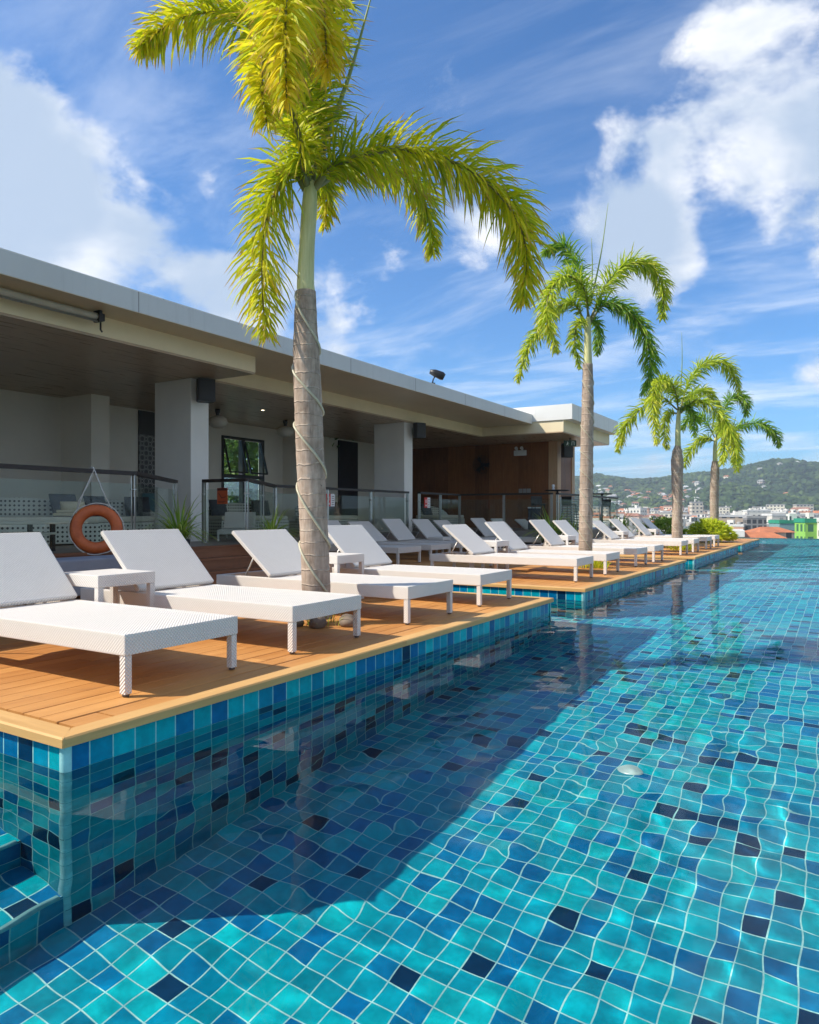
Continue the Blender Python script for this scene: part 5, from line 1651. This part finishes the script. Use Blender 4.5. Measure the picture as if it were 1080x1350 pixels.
# trees among the town houses
protoT = None
for i in range(46):
    D = rnd.uniform(200, 820); px = rnd.uniform(770, 1120); P_ = dirp(px, D)
    if protoT is None:
        tree((P_.x, P_.y, GZ), 24, 6.5, 900, 'x', 41, 1.1, 'town_tree', cm_, 'trees among the town buildings'); protoT = [o for o in COL.objects if o.name.startswith('town_tree')][0]; o = protoT
    else: o = copy_tree(protoT)
    o.location = (P_.x, P_.y, GZ); s_ = rnd.uniform(.55, 1.05); 
    if D < 380: s_ = min(s_, .75)
    o.scale = (s_, s_, s_); o.rotation_euler = (0, 0, rnd.uniform(0, 6))
    o['label'] = ('near' if D < 400 else 'far') + ' dark green tree among the town buildings'

# air
hz_m = bpy.data.materials.new('haze_air'); hz_m.use_nodes = True
t = NT(hz_m.node_tree); hz_m.node_tree.nodes.clear()
o_ = t.new('ShaderNodeOutputMaterial'); pv = t.new('ShaderNodeVolumePrincipled')
pv.inputs['Color'].default_value = (.76, .86, 1.0, 1); pv.inputs['Density'].default_value = .00026; pv.inputs['Anisotropy'].default_value = .25
t.l.new(pv.outputs[0], o_.inputs['Volume'])
HAZE = True
if HAZE:
    f = MB(); f.box(-9100, 9100, -9100, 9100, GZ-1, 165)
    hz = f.build('haze', hz_m, kind='stuff'); hz['label'] = 'pale blue air over the town and hills'; hz['category'] = 'haze'
# ------------------------------------------------------------------ keep only the town houses the view can show, and tell them apart
bpy.context.view_layer.update()
dg = bpy.context.evaluated_depsgraph_get()
cands = [o for o in COL.objects if o.parent is None and (o.name.startswith('town_building') or o.name.startswith('hillside_house') or o.name.startswith('town_tree'))]
eye = Vector((0, 0, 1))
def seen(o):
    stack = [o] + list(o.children_recursive); names = {c.name for c in stack}
    for c in stack:
        if c.type != 'MESH': continue
        bb = [Vector(v_) for v_ in c.bound_box]
        lo = Vector([min(v_[i] for v_ in bb) for i in range(3)]); hi = Vector([max(v_[i] for v_ in bb) for i in range(3)])
        for fx_ in (.04, .3, .5, .7, .96):
            for fy_ in (.05, .5, .95):
                for fz_ in (.45, .6, .75, .88, .97):
                    p_ = c.matrix_world @ Vector((lo.x+(hi.x-lo.x)*fx_, lo.y+(hi.y-lo.y)*fy_, lo.z+(hi.z-lo.z)*fz_))
                    d_ = p_ - eye
                    px = 540 + FPX*d_.dot(CR)/(d_.x*-FS + d_.y*FC)
                    if not (0 < px < 1082): continue
                    st_ = eye.copy(); dn = d_.normalized()
                    for _ in range(6):
                        hit, loc, nrm, idx_, ob, mw = sc.ray_cast(dg, st_, dn)
                        if not hit: break
                        if ob.name in names: return True
                        if ob.name.startswith('glass_pane') or ob.name == 'haze' or ob.name == 'hillside_woodland':
                            st_ = loc + dn*.02; continue
                        break
    return False
gone = 0
for o in cands:
    if not seen(o):
        for c in list(o.children_recursive): bpy.data.objects.remove(c)
        bpy.data.objects.remove(o); gone += 1
ORD = ['leftmost', 'second', 'third', 'fourth', 'fifth', 'sixth', 'seventh', 'eighth', 'ninth', 'tenth', 'eleventh', 'twelfth', 'thirteenth', 'fourteenth', 'fifteenth', 'sixteenth']
by = {}
for o in COL.objects:
    if o.parent is None and (o.name.startswith('town_building') or o.name.startswith('hillside_house') or o.name.startswith('town_tree')) and o.get('group'):
        by.setdefault(o['label'], []).append(o)
def bearing(o):
    d_ = Vector(o.location); return d_.dot(CR)/(d_.x*-FS + d_.y*FC)
for lab, os_ in by.items():
    if len(os_) == 1: continue
    os_.sort(key=bearing)
    for k, o in enumerate(os_):
        w_ = 'rightmost' if k == len(os_)-1 else (ORD[k] if k < 16 else 'number %d' % (k+1))
        if w_ not in ('leftmost', 'rightmost'): w_ += ' from left'
        o['label'] = w_ + ': ' + lab
print('town objects out of view removed:', gone, 'kept', len(cands)-gone)
